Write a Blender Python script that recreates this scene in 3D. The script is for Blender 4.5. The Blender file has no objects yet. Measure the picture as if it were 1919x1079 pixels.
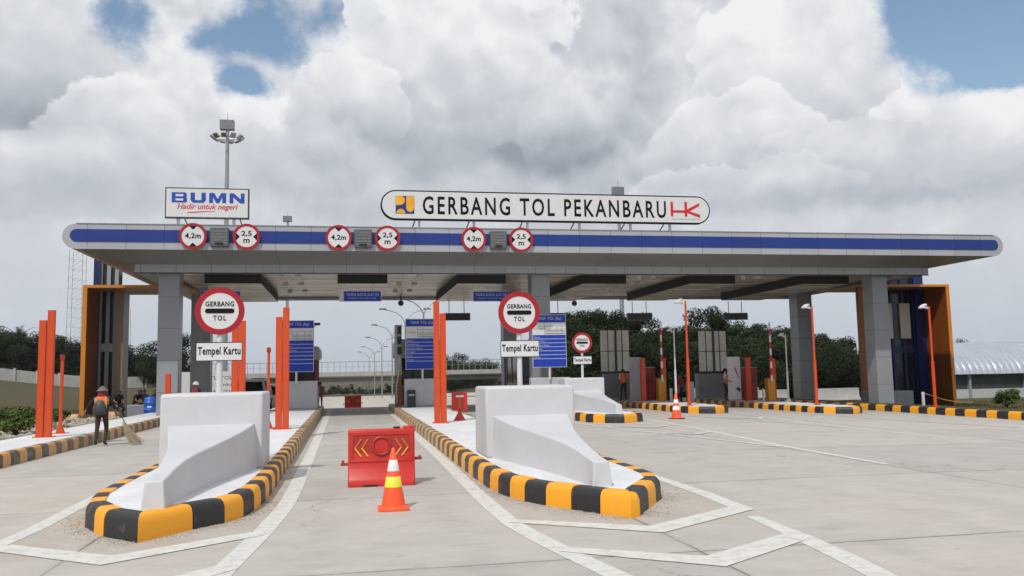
import bpy, bmesh, math, random
import numpy as np
from mathutils import Vector, Matrix, Euler
random.seed(7)
C = bpy.context.scene.collection
R = math.radians
PI = math.pi

# ------------------------------------------------------------------ camera
F_PX, W_PX = 1600.0, 1919.0
vx, vy, roll, CAM_H = 650.0, 705.0, .0195, 1.8
Yc = Vector((vx-960, -(vy-540), F_PX)).normalized()
Zc = Yc.cross(Vector((1, roll, 0))).normalized()
if Zc.y < 0: Zc = -Zc
Xc = Yc.cross(Zc)
if Xc.x < 0: Xc = -Xc
Mw = Matrix((Xc, Yc, Zc))                      # world = Mw @ (right, up, forward)
right, up, fwd = Mw @ Vector((1,0,0)), Mw @ Vector((0,1,0)), Mw @ Vector((0,0,1))
cam = bpy.data.objects.new('camera', bpy.data.cameras.new('camera'))
C.objects.link(cam)
m3 = Matrix((right, up, -fwd)).transposed()
cam.matrix_world = Matrix.Translation((0,0,CAM_H)) @ m3.to_4x4()
cam.data.sensor_width = 36; cam.data.lens = 36*F_PX/W_PX
cam.data.clip_start = .1; cam.data.clip_end = 6000
bpy.context.scene.camera = cam

# ------------------------------------------------------------------ light
SUN_EL, SUN_AZ = R(51), R(213)                 # azimuth clockwise from +Y: behind the camera, a little left
sd = Vector((math.sin(SUN_AZ)*math.cos(SUN_EL), math.cos(SUN_AZ)*math.cos(SUN_EL), math.sin(SUN_EL)))
sun = bpy.data.objects.new('sun', bpy.data.lights.new('sun', 'SUN'))
C.objects.link(sun)
sun.data.energy = 2.6; sun.data.angle = R(1.2); sun.data.color = (1, .955, .89)
sun.rotation_euler = sd.to_track_quat('Z', 'Y').to_euler()
sun.location = (0, -20, 40)

sc = bpy.context.scene
sc.view_settings.view_transform = 'Standard'
try: sc.view_settings.look = 'None'
except Exception: pass
sc.view_settings.exposure = 0.0; sc.view_settings.gamma = 1

def make_world():
    w = bpy.data.worlds.new('World'); sc.world = w; w.use_nodes = True
    nt = w.node_tree; N = nt.nodes; L = nt.links; N.clear()
    out = N.new('ShaderNodeOutputWorld')
    sky = N.new('ShaderNodeTexSky'); sky.sky_type = 'NISHITA'; sky.sun_disc = False
    sky.sun_elevation = SUN_EL; sky.sun_rotation = SUN_AZ; sky.air_density = 1.3; sky.dust_density = 1.0; sky.ozone_density = 1.5
    bs = N.new('ShaderNodeBackground'); bs.inputs[1].default_value = .12; L.new(sky.outputs[0], bs.inputs[0])
    tc = N.new('ShaderNodeTexCoord')
    def sock(v):
        return v
    def M(op, a, b=None, c=None, clamp=False):
        n = N.new('ShaderNodeMath'); n.operation = op; n.use_clamp = clamp
        for i, v in enumerate((a, b, c)):
            if v is None: continue
            if isinstance(v, (int, float)): n.inputs[i].default_value = v
            else: L.new(v, n.inputs[i])
        return n.outputs[0]
    def sstep(v, a, b, lo=0., hi=1.):
        n = N.new('ShaderNodeMapRange'); n.interpolation_type = 'SMOOTHSTEP'
        n.inputs['From Min'].default_value = a; n.inputs['From Max'].default_value = b
        n.inputs['To Min'].default_value = lo; n.inputs['To Max'].default_value = hi
        L.new(v, n.inputs['Value']); return n.outputs[0]
    sep = N.new('ShaderNodeSeparateXYZ'); L.new(tc.outputs['Generated'], sep.inputs[0])
    az = M('ARCTAN2', sep.outputs[0], sep.outputs[1]); el = M('ARCSINE', sep.outputs[2])
    cmb = N.new('ShaderNodeCombineXYZ'); L.new(az, cmb.inputs[0]); L.new(el, cmb.inputs[1])
    P0 = cmb.outputs[0]
    def vadd(a, b):
        n = N.new('ShaderNodeVectorMath'); n.operation = 'ADD'
        for i, v in enumerate((a, b)):
            if isinstance(v, tuple): n.inputs[i].default_value = v
            else: L.new(v, n.inputs[i])
        return n.outputs[0]
    def vscale(a, s):
        n = N.new('ShaderNodeVectorMath'); n.operation = 'SCALE'; L.new(a, n.inputs[0]); n.inputs['Scale'].default_value = s
        return n.outputs[0]
    def noise(vec, scale, det=6, rough=.55, col=False, dist=0.):
        n = N.new('ShaderNodeTexNoise'); n.noise_dimensions = '3D'
        L.new(vec, n.inputs['Vector']); n.inputs['Scale'].default_value = scale
        n.inputs['Detail'].default_value = det; n.inputs['Roughness'].default_value = rough; n.inputs['Distortion'].default_value = dist
        return n.outputs['Color'] if col else n.outputs['Fac']
    def voro(vec, scale, sm=.35):
        n = N.new('ShaderNodeTexVoronoi'); n.feature = 'SMOOTH_F1'; n.voronoi_dimensions = '2D'
        L.new(vec, n.inputs['Vector']); n.inputs['Scale'].default_value = scale; n.inputs['Smoothness'].default_value = sm
        return n.outputs['Distance']
    # warp
    wn = noise(P0, 5.0, 5, .6, col=True)
    w1 = vscale(vadd(wn, (-.5, -.5, -.5)), .14)
    P = vadd(P0, w1)
    def height(Q, fine):
        a = M('MULTIPLY', M('SUBTRACT', .62, voro(Q, 5.0, .9)), .60)
        b = M('MULTIPLY', M('SUBTRACT', .62, voro(Q, 12.0, .8)), .30)
        o = M('ADD', a, b)
        if fine: o = M('ADD', o, M('MULTIPLY', M('SUBTRACT', .62, voro(Q, 31.0, .5)), .14))
        return M('ADD', o, M('MULTIPLY', M('SUBTRACT', noise(Q, 14, 8, .62), .5), .30))
    h0 = height(P, True)
    h1 = height(vadd(P, (.010, .022, 0)), True)
    relief = M('SUBTRACT', h0, h1)               # lit from above, a little from the right
    def azel(px, py):
        v = Mw @ Vector((px-960, -(py-540), F_PX)); v.normalize()
        return math.atan2(v.x, v.y), math.asin(v.z)
    def blobs(lst, vec):
        tot = None
        for (px, py, rx, ry, amt) in lst:
            a, e = azel(px, py)
            n = N.new('ShaderNodeMapping'); n.vector_type = 'POINT'
            sx, sy = F_PX/rx, F_PX/ry
            n.inputs['Scale'].default_value = (sx, sy, 0)
            n.inputs['Location'].default_value = (-a*sx, -e*sy, 0)
            L.new(vec, n.inputs['Vector'])
            ln = N.new('ShaderNodeVectorMath'); ln.operation = 'LENGTH'; L.new(n.outputs[0], ln.inputs[0])
            v = sstep(ln.outputs['Value'], 0., 1., amt, 0.)
            tot = v if tot is None else M('ADD', tot, v)
        return tot
    Pw = vadd(P0, vscale(vadd(noise(P0, 10.0, 9, .62, col=True), (-.5, -.5, -.5)), .075))
    holes = blobs([(490, 45, 150, 105, .82), (240, 40, 110, 85, .72), (650, 35, 110, 80, .60), (455, 150, 85, 45, .95), (395, 75, 90, 60, .45), (560, 100, 90, 70, .3),
                   (1840, 50, 220, 140, 1.5), (1790, -60, 220, 150, 1.2), (1915, 110, 130, 75, .9), (480, -90, 200, 100, .7), (1010, 5, 60, 30, .3)], Pw)
    edge = M('ADD', holes, M('MULTIPLY', M('SUBTRACT', h0, .42), -.35))
    edge = M('ADD', edge, M('MULTIPLY', M('SUBTRACT', noise(P0, 26, 9, .62), .5), -.75))
    cover = sstep(edge, .22, .76, 1., 0.)
    rim = sstep(edge, .02, .34, 0., .14)         # thin bright edges beside the blue
    Pd = vadd(P0, vscale(vadd(noise(P0, 7.0, 7, .55, col=True), (-.5, -.5, -.5)), .13))
    dark = blobs([(880, 265, 330, 95, .40), (620, 235, 190, 120, .22), (1090, 280, 250, 75, .42), (1200, 200, 90, 90, .26), (70, 210, 250, 100, .36), (60, 130, 180, 80, .14), (150, 345, 330, 60, .18),
                  (1330, 345, 300, 45, .26), (1620, 370, 320, 40, .22), (1600, 330, 260, 50, .16), (1340, 110, 100, 60, .10), (1560, 215, 100, 80, .14), (1190, 40, 80, 120, .16), (860, 390, 900, 90, .14), (430, 330, 160, 70, .12), (330, 230, 110, 90, .12), (1000, 40, 60, 90, .10)], Pd)
    light = blobs([(330, 115, 140, 90, .26), (620, 90, 190, 60, .34), (850, 70, 170, 110, .20), (1440, 50, 250, 120, .26), (1000, 160, 130, 90, .20), (220, 285, 190, 60, .22), (1790, 150, 200, 80, .26), (1400, 255, 230, 60, .24), (1680, 90, 90, 110, .24),
                   (70, 40, 210, 80, .22), (500, 250, 150, 80, .20), (1290, 70, 110, 80, .14), (520, 190, 130, 70, .22), (1850, 240, 160, 80, .22), (80, 70, 90, 50, .1)], Pd)
    soft = sstep(el, .10, .30, .15, 1.)          # billows lose contrast towards the horizon
    b = M('ADD', .68, M('MULTIPLY', M('SUBTRACT', noise(P0, 6, 6, .5), .5), .35))
    b = M('ADD', b, M('MULTIPLY', M('MULTIPLY', relief, 1.15), soft))
    b = M('SUBTRACT', b, dark); b = M('ADD', b, light); b = M('ADD', b, rim)
    # separate cumulus heads in front of the layer: crisp lit tops, soft grey bases
    Pe = vadd(P0, vscale(vadd(noise(P0, 13.0, 9, .60, col=True), (-.5, -.5, -.5)), .075))
    puff = M('MULTIPLY', M('SUBTRACT', h0, .42), .9)
    rel = M('MULTIPLY', M('MULTIPLY', relief, .85), soft)
    for (px, py, rx, ry, lo, hi, sm_) in [(40, 90, 230, 190, .30, .86, .10), (330, 250, 250, 160, .46, .94, .06), (120, 330, 300, 100, .44, .74, .2), (860, 130, 330, 215, .42, 1.02, .05), (650, 190, 160, 120, .46, .95, .06), (560, 300, 170, 100, .44, .70, .16), (1030, 235, 130, 100, .30, .72, .14),
                                          (1470, 110, 262, 205, .58, 1.02, .05), (1370, 260, 180, 110, .50, .88, .08), (1810, 245, 200, 105, .56, .98, .05), (1600, 300, 210, 80, .46, .74, .12), (1420, 350, 230, 50, .46, .78, .12)]:
        a, e_ = azel(px, py); sx, sy = F_PX/rx, F_PX/ry
        n = N.new('ShaderNodeMapping'); n.vector_type = 'POINT'; n.inputs['Scale'].default_value = (sx, sy, 0); n.inputs['Location'].default_value = (-a*sx, -e_*sy, 0); L.new(Pe, n.inputs['Vector'])
        ln = N.new('ShaderNodeVectorMath'); ln.operation = 'LENGTH'; L.new(n.outputs[0], ln.inputs[0])
        f = M('ADD', M('SUBTRACT', 1., ln.outputs['Value']), puff)
        sp_ = N.new('ShaderNodeSeparateXYZ'); L.new(n.outputs[0], sp_.inputs[0]); t_ = sp_.outputs[1]
        mask = M('MULTIPLY', sstep(f, 0., sm_), sstep(t_, -1.0, -.35, .0, 1.))
        mask = M('MULTIPLY', mask, .88)
        sh = M('ADD', sstep(t_, -.75, .55, lo, hi), rel)
        sh = M('ADD', sh, sstep(f, 0., .22, .07, 0.))
        mxn = N.new('ShaderNodeMix'); mxn.data_type = 'FLOAT'; L.new(mask, mxn.inputs[0]); L.new(b, mxn.inputs[2]); L.new(sh, mxn.inputs[3]); b = mxn.outputs[0]
        if (px, py) in ((1480, 110), (1800, 235), (860, 130), (650, 190), (300, 250)): cover = M('MAXIMUM', cover, mask)
    b = M('SUBTRACT', b, blobs([(900, 285, 420, 105, .16), (640, 270, 170, 80, .10), (1130, 270, 190, 90, .15), (60, 200, 230, 100, .26), (120, 350, 300, 50, .12), (1300, 335, 320, 45, .16), (1700, 375, 300, 40, .16), (1180, 110, 50, 110, .06)], Pd))
    b = M('MULTIPLY_ADD', M('SUBTRACT', noise(Pe, 24, 9, .62), .5), .17, b)
    ramp = N.new('ShaderNodeValToRGB'); L.new(b, ramp.inputs[0])
    e = ramp.color_ramp.elements
    e[0].position = 0.; e[0].color = (.31, .345, .39, 1)
    e[1].position = 1.; e[1].color = (.88, .885, .90, 1)
    q = e.new(.42); q.color = (.50, .535, .59, 1)
    q = e.new(.70); q.color = (.66, .68, .72, 1)
    hz = N.new('ShaderNodeMixRGB'); L.new(sstep(el, .0, .19, .8, 0.), hz.inputs[0]); L.new(ramp.outputs[0], hz.inputs[1])
    hz.inputs[2].default_value = (.53, .585, .66, 1)
    bc = N.new('ShaderNodeBackground'); L.new(hz.outputs[0], bc.inputs[0]); bc.inputs[1].default_value = 1.0
    mix = N.new('ShaderNodeMixShader'); L.new(cover, mix.inputs[0]); L.new(bs.outputs[0], mix.inputs[1]); L.new(bc.outputs[0], mix.inputs[2])
    L.new(mix.outputs[0], out.inputs[0])
    w.cycles.sampling_method = 'MANUAL'; w.cycles.sample_map_resolution = 512
make_world()

# ------------------------------------------------------------------ materials
MATS = {}
def nmat(name):
    m = bpy.data.materials.new(name); m.use_nodes = True
    nt = m.node_tree; b = nt.nodes['Principled BSDF']
    return m, nt, b
def mat(name, col, rough=.5, metal=0., var=.12, vs=2.5, bump=.0, bs=40., coat=0., seam=None, streak=0., stain=None):
    """painted / plain surface: base colour broken up by two noises, optional fine bump, panel seams along x, dirt streaks"""
    if name in MATS: return MATS[name]
    m, nt, b = nmat(name); N, L = nt.nodes, nt.links
    tc = N.new('ShaderNodeTexCoord'); pos = tc.outputs['Object']
    n1 = N.new('ShaderNodeTexNoise'); n1.inputs['Scale'].default_value = vs; n1.inputs['Detail'].default_value = 7; n1.inputs['Roughness'].default_value = .62
    L.new(pos, n1.inputs['Vector'])
    mr = N.new('ShaderNodeMapRange'); mr.inputs['From Min'].default_value = .3; mr.inputs['From Max'].default_value = .7
    mr.inputs['To Min'].default_value = 1-var; mr.inputs['To Max'].default_value = 1+var*.6
    L.new(n1.outputs['Fac'], mr.inputs['Value'])
    mx = N.new('ShaderNodeMixRGB'); mx.blend_type = 'MULTIPLY'; mx.inputs[0].default_value = 1
    mx.inputs[1].default_value = (*col, 1); L.new(mr.outputs[0], mx.inputs[2])
    cur = mx.outputs[0]
    if streak:
        mp = N.new('ShaderNodeMapping'); mp.inputs['Scale'].default_value = (9, 9, .8); L.new(pos, mp.inputs['Vector'])
        n2 = N.new('ShaderNodeTexNoise'); n2.inputs['Scale'].default_value = 1.0; n2.inputs['Detail'].default_value = 5; L.new(mp.outputs[0], n2.inputs['Vector'])
        r2 = N.new('ShaderNodeMapRange'); r2.inputs['From Min'].default_value = .52; r2.inputs['From Max'].default_value = .75; r2.inputs['To Max'].default_value = streak
        L.new(n2.outputs['Fac'], r2.inputs['Value'])
        m2 = N.new('ShaderNodeMixRGB'); L.new(r2.outputs[0], m2.inputs[0]); L.new(cur, m2.inputs[1]); m2.inputs[2].default_value = (*(stain or (.22, .2, .17)), 1)
        cur = m2.outputs[0]
    if seam:
        sp = N.new('ShaderNodeSeparateXYZ'); L.new(pos, sp.inputs[0])
        a = N.new('ShaderNodeMath'); a.operation = 'PINGPONG'; L.new(sp.outputs[0], a.inputs[0]); a.inputs[1].default_value = seam/2
        c = N.new('ShaderNodeMath'); c.operation = 'LESS_THAN'; L.new(a.outputs[0], c.inputs[0]); c.inputs[1].default_value = .012
        m3_ = N.new('ShaderNodeMixRGB'); m3_.blend_type = 'MULTIPLY'; L.new(c.outputs[0], m3_.inputs[0]); L.new(cur, m3_.inputs[1]); m3_.inputs[2].default_value = (.45, .45, .47, 1)
        # each panel a touch different
        fl = N.new('ShaderNodeMath'); fl.operation = 'FLOOR'; dv = N.new('ShaderNodeMath'); dv.operation = 'DIVIDE'; L.new(sp.outputs[0], dv.inputs[0]); dv.inputs[1].default_value = seam
        L.new(dv.outputs[0], fl.inputs[0]); wn = N.new('ShaderNodeTexWhiteNoise'); wn.noise_dimensions = '1D'; L.new(fl.outputs[0], wn.inputs['W'])
        r3 = N.new('ShaderNodeMapRange'); r3.inputs['To Min'].default_value = .93; r3.inputs['To Max'].default_value = 1.04; L.new(wn.outputs[0], r3.inputs['Value'])
        m4 = N.new('ShaderNodeMixRGB'); m4.blend_type = 'MULTIPLY'; m4.inputs[0].default_value = 1; L.new(m3_.outputs[0], m4.inputs[1]); L.new(r3.outputs[0], m4.inputs[2])
        cur = m4.outputs[0]
    L.new(cur, b.inputs['Base Color'])
    b.inputs['Metallic'].default_value = metal
    rr = N.new('ShaderNodeMapRange'); rr.inputs['To Min'].default_value = max(0, rough-.1); rr.inputs['To Max'].default_value = min(1, rough+.12)
    L.new(n1.outputs['Fac'], rr.inputs['Value']); L.new(rr.outputs[0], b.inputs['Roughness'])
    b.inputs['Coat Weight'].default_value = coat
    if bump:
        n3 = N.new('ShaderNodeTexNoise'); n3.inputs['Scale'].default_value = bs; n3.inputs['Detail'].default_value = 4; L.new(pos, n3.inputs['Vector'])
        bp = N.new('ShaderNodeBump'); bp.inputs['Strength'].default_value = bump; bp.inputs['Distance'].default_value = .01
        L.new(n3.outputs['Fac'], bp.inputs['Height']); L.new(bp.outputs[0], b.inputs['Normal'])
    MATS[name] = m; return m

white_paint = mat('white_painted_concrete', (.57, .58, .61), .6, var=.06, vs=1.2, bump=.45, bs=9, streak=.10, stain=(.40, .385, .36))
isl_top = mat('pale_island_concrete', (.68, .69, .71), .75, var=.14, vs=1.2, bump=.3, bs=30)
sign_white = mat('sign_white', (.68, .68, .69), .35, var=.04, streak=.05)
sign_black = mat('sign_black', (.010, .0105, .012), .75)
sign_black.node_tree.nodes['Principled BSDF'].inputs['Specular IOR Level'].default_value = .15
sign_red = mat('sign_red', (.36, .010, .022), .35, var=.08)
sign_back = mat('sign_grey_back', (.30, .31, .32), .45, metal=.6)
orange = mat('orange_paint', (.62, .070, .012), .38, var=.1, vs=1.5, streak=.12, stain=(.35, .07, .03), bump=.05)
galv = mat('galvanised_steel', (.36, .37, .38), .42, metal=.7, var=.15, vs=5)
galv_white = mat('white_painted_steel', (.62, .63, .64), .4, var=.08, vs=4)
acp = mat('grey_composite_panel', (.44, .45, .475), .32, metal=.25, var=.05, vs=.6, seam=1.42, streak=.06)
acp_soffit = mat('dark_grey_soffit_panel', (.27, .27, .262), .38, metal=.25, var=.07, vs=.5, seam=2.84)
acp_blue = mat('blue_composite_panel', (.010, .036, .225), .4, var=.06, vs=.6, seam=1.42)
col_clad = mat('column_cladding', (.31, .32, .345), .38, metal=.2, var=.06, vs=1.0, streak=.06)
dark_gap = mat('black_trim', (.012, .012, .013), .6)
blue_sign = mat('blue_sign_face', (.006, .040, .40), .6, var=.08)
pale_print = mat('pale_print', (.50, .54, .66), .4, var=.05)
barrier_red = mat('red_plastic', (.56, .025, .017), .36, var=.12, vs=3, streak=.12, stain=(.4, .1, .07))
barrier_dark = mat('dark_red_plastic', (.40, .03, .025), .4, var=.12, vs=3)  # deeper red of the recessed face, ring, pins and sensor heads
yellow_mark = mat('yellow_marking', (.85, .42, .03), .45)
rubber = mat('black_rubber', (.02, .02, .022), .7)
cone_orange = mat('cone_orange', (.95, .10, .025), .42, var=.08)
refl_white = mat('reflective_white', (.78, .80, .80), .3)
refl_yellow = mat('reflective_yellow', (.80, .78, .05), .3)
yel_box = mat('yellow_cabinet', (.62, .26, .02), .4, var=.1)
dk_red = mat('dark_red_panel', (.28, .025, .022), .35, var=.1)
grey_box = mat('grey_cabinet', (.25, .27, .30), .45, var=.1)
black_box = mat('black_cabinet', (.02, .022, .025), .35)
led_grey = mat('grey_led_box', (.10, .105, .11), .4, var=.2, vs=8)
brown_shade_clad = mat('brown_and_shaded_orange_cladding', (.27, .075, .010), .4, metal=.1, var=.10, vs=.8)  # booth brown; on the towers, orange cladding with its shade put into the colour
lit_edge = mat('lit_orange_edge_cladding', (.62, .22, .02), .35, var=.08, vs=.8)  # same tower cladding, with the light on its edges put into the colour
tan_clad = mat('tan_cladding', (.50, .30, .17), .35, metal=.3, var=.12, vs=.8)
blue_clad = mat('deep_blue_cladding', (.008, .018, .10), .3, var=.08)
mullion = mat('grey_mullion', (.34, .36, .37), .35, metal=.4)
conc = mat('raw_concrete', (.38, .37, .35), .85, var=.2, vs=.8, bump=.4, bs=12, streak=.2)
conc_white = mat('limewashed_concrete', (.40, .40, .385), .8, var=.15, vs=1.5, streak=.15)
corr_back = mat('weathered_board_back', (.82, .81, .74), .6, metal=.0, var=.2, vs=1.5, streak=.2)
roof_metal = mat('corrugated_roof_metal', (.60, .64, .69), .26, metal=.8, var=.08, vs=.4)
skin = mat('brown_skin', (.26, .13, .08), .5)
hair = mat('black_hair', (.012, .01, .01), .5)
blue_plastic = mat('blue_plastic', (.02, .12, .55), .35)
straw = mat('straw_bristles', (.42, .35, .24), .8, var=.3, vs=30)
bag = mat('dark_bag', (.045, .05, .05), .5, var=.3)

def stripe_mat(name, col, wear):
    m, nt, b = nmat(name); N, L = nt.nodes, nt.links
    tc = N.new('ShaderNodeTexCoord'); g = N.new('ShaderNodeNewGeometry'); sp = N.new('ShaderNodeSeparateXYZ'); L.new(g.outputs['Position'], sp.inputs[0])
    n = N.new('ShaderNodeTexNoise'); n.inputs['Scale'].default_value = 5; n.inputs['Detail'].default_value = 8; n.inputs['Roughness'].default_value = .7; L.new(g.outputs['Position'], n.inputs['Vector'])
    # tyre scuffs and dust: more of it on stones further into the lane
    far = N.new('ShaderNodeMapRange'); far.inputs['From Min'].default_value = 12; far.inputs['From Max'].default_value = 24; far.inputs['To Min'].default_value = .0; far.inputs['To Max'].default_value = .30
    L.new(sp.outputs[1], far.inputs['Value'])
    lim = N.new('ShaderNodeMath'); lim.operation = 'LESS_THAN'; L.new(sp.outputs[0], lim.inputs[0]); lim.inputs[1].default_value = 7.0
    fm = N.new('ShaderNodeMath'); fm.operation = 'MULTIPLY'; L.new(far.outputs[0], fm.inputs[0]); L.new(lim.outputs[0], fm.inputs[1])
    ad = N.new('ShaderNodeMath'); ad.operation = 'ADD'; L.new(n.outputs['Fac'], ad.inputs[0]); L.new(fm.outputs[0], ad.inputs[1])
    r = N.new('ShaderNodeMapRange'); r.inputs['From Min'].default_value = .58; r.inputs['From Max'].default_value = .82; r.inputs['To Max'].default_value = wear; L.new(ad.outputs[0], r.inputs['Value'])
    mx = N.new('ShaderNodeMixRGB'); L.new(r.outputs[0], mx.inputs[0]); mx.inputs[1].default_value = (*col, 1); mx.inputs[2].default_value = (.38, .31, .22, 1)
    L.new(mx.outputs[0], b.inputs['Base Color']); b.inputs['Roughness'].default_value = .5
    n3 = N.new('ShaderNodeTexNoise'); n3.inputs['Scale'].default_value = 35; L.new(g.outputs['Position'], n3.inputs['Vector'])
    bp = N.new('ShaderNodeBump'); bp.inputs['Strength'].default_value = .35; bp.inputs['Distance'].default_value = .01
    L.new(n3.outputs['Fac'], bp.inputs['Height']); L.new(bp.outputs[0], b.inputs['Normal'])
    return m
kerb_yellow = stripe_mat('kerb_yellow_paint', (.88, .38, .015), .75)
kerb_black = stripe_mat('kerb_black_paint', (.020, .020, .022), .50)

def road_material():
    m, nt, b = nmat('concrete_slabs'); N, L = nt.nodes, nt.links
    g = N.new('ShaderNodeNewGeometry'); P = g.outputs['Position']
    sp = N.new('ShaderNodeSeparateXYZ'); L.new(P, sp.inputs[0])
    def M(op, a, b_=None, c=None):
        n = N.new('ShaderNodeMath'); n.operation = op
        for i, v in enumerate((a, b_, c)):
            if v is None: continue
            if isinstance(v, (int, float)): n.inputs[i].default_value = v
            else: L.new(v, n.inputs[i])
        return n.outputs[0]
    def MR(v, a, b_, lo, hi, sm=False):
        n = N.new('ShaderNodeMapRange')
        if sm: n.interpolation_type = 'SMOOTHSTEP'
        for k, x in (('From Min', a), ('From Max', b_), ('To Min', lo), ('To Max', hi)): n.inputs[k].default_value = x
        L.new(v, n.inputs['Value']); return n.outputs[0]
    def noise(s, d=6, r=.6, vec=None):
        n = N.new('ShaderNodeTexNoise'); n.inputs['Scale'].default_value = s; n.inputs['Detail'].default_value = d; n.inputs['Roughness'].default_value = r
        L.new(vec or P, n.inputs['Vector']); return n
    wob = M('MULTIPLY', M('SUBTRACT', noise(2.5, 5).outputs['Fac'], .5), .06)
    # slab grid: transverse joints every 4.87 m from y = 8.2, long joints every 6.25 m from x = 3.45
    yy = M('ADD', M('SUBTRACT', sp.outputs[1], 8.2-48.7), wob); xx = M('ADD', M('SUBTRACT', sp.outputs[0], 3.45-62.5), wob)
    dy = M('PINGPONG', yy, 4.87/2); dx = M('PINGPONG', xx, 6.25/2)
    iy = M('FLOOR', M('DIVIDE', yy, 4.87)); ix = M('FLOOR', M('DIVIDE', xx, 6.25))
    cb = N.new('ShaderNodeCombineXYZ'); L.new(ix, cb.inputs[0]); L.new(iy, cb.inputs[1])
    wn = N.new('ShaderNodeTexWhiteNoise'); wn.noise_dimensions = '2D'; L.new(cb.outputs[0], wn.inputs['Vector'])
    # colour: warm buff <-> cool grey per slab, softened by blotches
    tone = M('ADD', M('MULTIPLY', wn.outputs['Value'], .5), M('MULTIPLY', noise(.35, 4).outputs['Fac'], .55))
    ramp = N.new('ShaderNodeValToRGB'); L.new(tone, ramp.inputs[0]); e = ramp.color_ramp.elements
    e[0].position = .2; e[0].color = (.495, .452, .403, 1); e[1].position = .75; e[1].color = (.415, .397, .370, 1)
    q = e.new(.45); q.color = (.46, .434, .398, 1)
    # fine grain, broom texture, blotches
    g1 = MR(noise(60, 5, .7).outputs['Fac'], .3, .7, .93, 1.07)
    g2 = MR(noise(1.3, 8, .65).outputs['Fac'], .3, .7, .90, 1.08)
    mp = N.new('ShaderNodeMapping'); mp.inputs['Scale'].default_value = (1.6, 9, 1); L.new(P, mp.inputs['Vector'])
    g3 = MR(noise(1.0, 6, .6, mp.outputs[0]).outputs['Fac'], .3, .7, .955, 1.04)
    mul = M('MULTIPLY', M('MULTIPLY', g1, g2), g3)
    mx = N.new('ShaderNodeMixRGB'); mx.blend_type = 'MULTIPLY'; mx.inputs[0].default_value = 1; L.new(ramp.outputs[0], mx.inputs[1]); L.new(mul, mx.inputs[2])
    cur = mx.outputs[0]
    # tyre darkening inside the lanes: soft tracks along y, worn by traffic
    def layer(fac, col, cur):
        n = N.new('ShaderNodeMixRGB'); L.new(fac, n.inputs[0]); L.new(cur, n.inputs[1]); n.inputs[2].default_value = (*col, 1); return n.outputs[0]
    for lx in (.5, 6.1, -5.2):
        for off in (-.78, .78):
            d_ = M('ABSOLUTE', M('SUBTRACT', M('ADD', sp.outputs[0], M('MULTIPLY', wob, 2.5)), lx+off))
            tk = M('MULTIPLY', MR(d_, .05, .30, 1, 0, True), MR(noise(.45, 6, .65, mp.outputs[0]).outputs['Fac'], .42, .62, 0, .16))
            cur = layer(tk, (.20, .185, .17), cur)
    dr = M('MULTIPLY', MR(M('ABSOLUTE', M('SUBTRACT', sp.outputs[0], .5)), .0, .35, 1, 0), MR(noise(3.2, 4, .5).outputs['Fac'], .62, .70, 0, .45))
    cur = layer(dr, (.13, .12, .11), cur)
    def bandx(a, b_, y0): return M('MULTIPLY', M('MULTIPLY', MR(sp.outputs[0], a, a+.12, 0, 1, True), MR(sp.outputs[0], b_-.12, b_, 1, 0, True)), MR(sp.outputs[1], y0, y0+.8, 0, 1, True))
    dirt = M('MAXIMUM', M('MAXIMUM', bandx(-1.25, -.86, 11.0), bandx(1.98, 2.32, 11.5)), M('MAXIMUM', bandx(-3.85, -.9, 9.2), bandx(2.0, 5.1, 9.3)))
    dirt = M('MULTIPLY', dirt, MR(noise(2.2, 7, .7).outputs['Fac'], .40, .62, .05, .55))
    cur = layer(dirt, (.40, .335, .265), cur)
    # pale spilt cement near joints and dark dust stains
    st = MR(noise(.9, 9, .72).outputs['Fac'], .58, .74, 0, .45)
    cur = layer(st, (.50, .46, .40), cur)
    st2 = MR(noise(2.2, 9, .75).outputs['Fac'], .66, .80, 0, .35)
    cur = layer(st2, (.24, .22, .19), cur)
    # little dark specks
    vo = N.new('ShaderNodeTexVoronoi'); vo.inputs['Scale'].default_value = 2.2; L.new(P, vo.inputs['Vector'])
    sc_ = M('MULTIPLY', MR(vo.outputs['Distance'], .02, .05, 1, 0), MR(noise(.7, 3).outputs['Fac'], .5, .62, 0, .8))
    cur = layer(sc_, (.05, .045, .04), cur)
    # joints: partly filled, so the dark line comes and goes
    brk = MR(noise(.55, 6, .7).outputs['Fac'], .40, .58, .15, 1)
    j = M('MULTIPLY', M('MAXIMUM', MR(dy, .006, .022, 1, 0), MR(dx, .006, .020, 1, 0)), brk)
    cur = layer(M('MULTIPLY', j, .95), (.06, .055, .05), cur)
    halo = M('MULTIPLY', MR(M('MINIMUM', dy, dx), .0, .09, .35, 0), brk)
    cur = layer(halo, (.27, .245, .215), cur)
    # a few cracks
    vc = N.new('ShaderNodeTexVoronoi'); vc.feature = 'DISTANCE_TO_EDGE'; vc.inputs['Scale'].default_value = .22
    wv = N.new('ShaderNodeVectorMath'); wv.operation = 'ADD'; L.new(P, wv.inputs[0]); nz = noise(1.5, 6, .7)
    wv2 = N.new('ShaderNodeVectorMath'); wv2.operation = 'SCALE'; L.new(nz.outputs['Color'], wv2.inputs[0]); wv2.inputs['Scale'].default_value = 1.1
    L.new(wv2.outputs[0], wv.inputs[1]); L.new(wv.outputs[0], vc.inputs['Vector'])
    cr = M('MULTIPLY', MR(vc.outputs['Distance'], .0008, .0030, 1, 0), MR(noise(.3, 3).outputs['Fac'], .47, .56, 0, .75))
    cur = layer(cr, (.11, .1, .085), cur)
    L.new(cur, b.inputs['Base Color']); b.inputs['Roughness'].default_value = .82
    bp = N.new('ShaderNodeBump'); bp.inputs['Strength'].default_value = .35; bp.inputs['Distance'].default_value = .01
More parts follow.
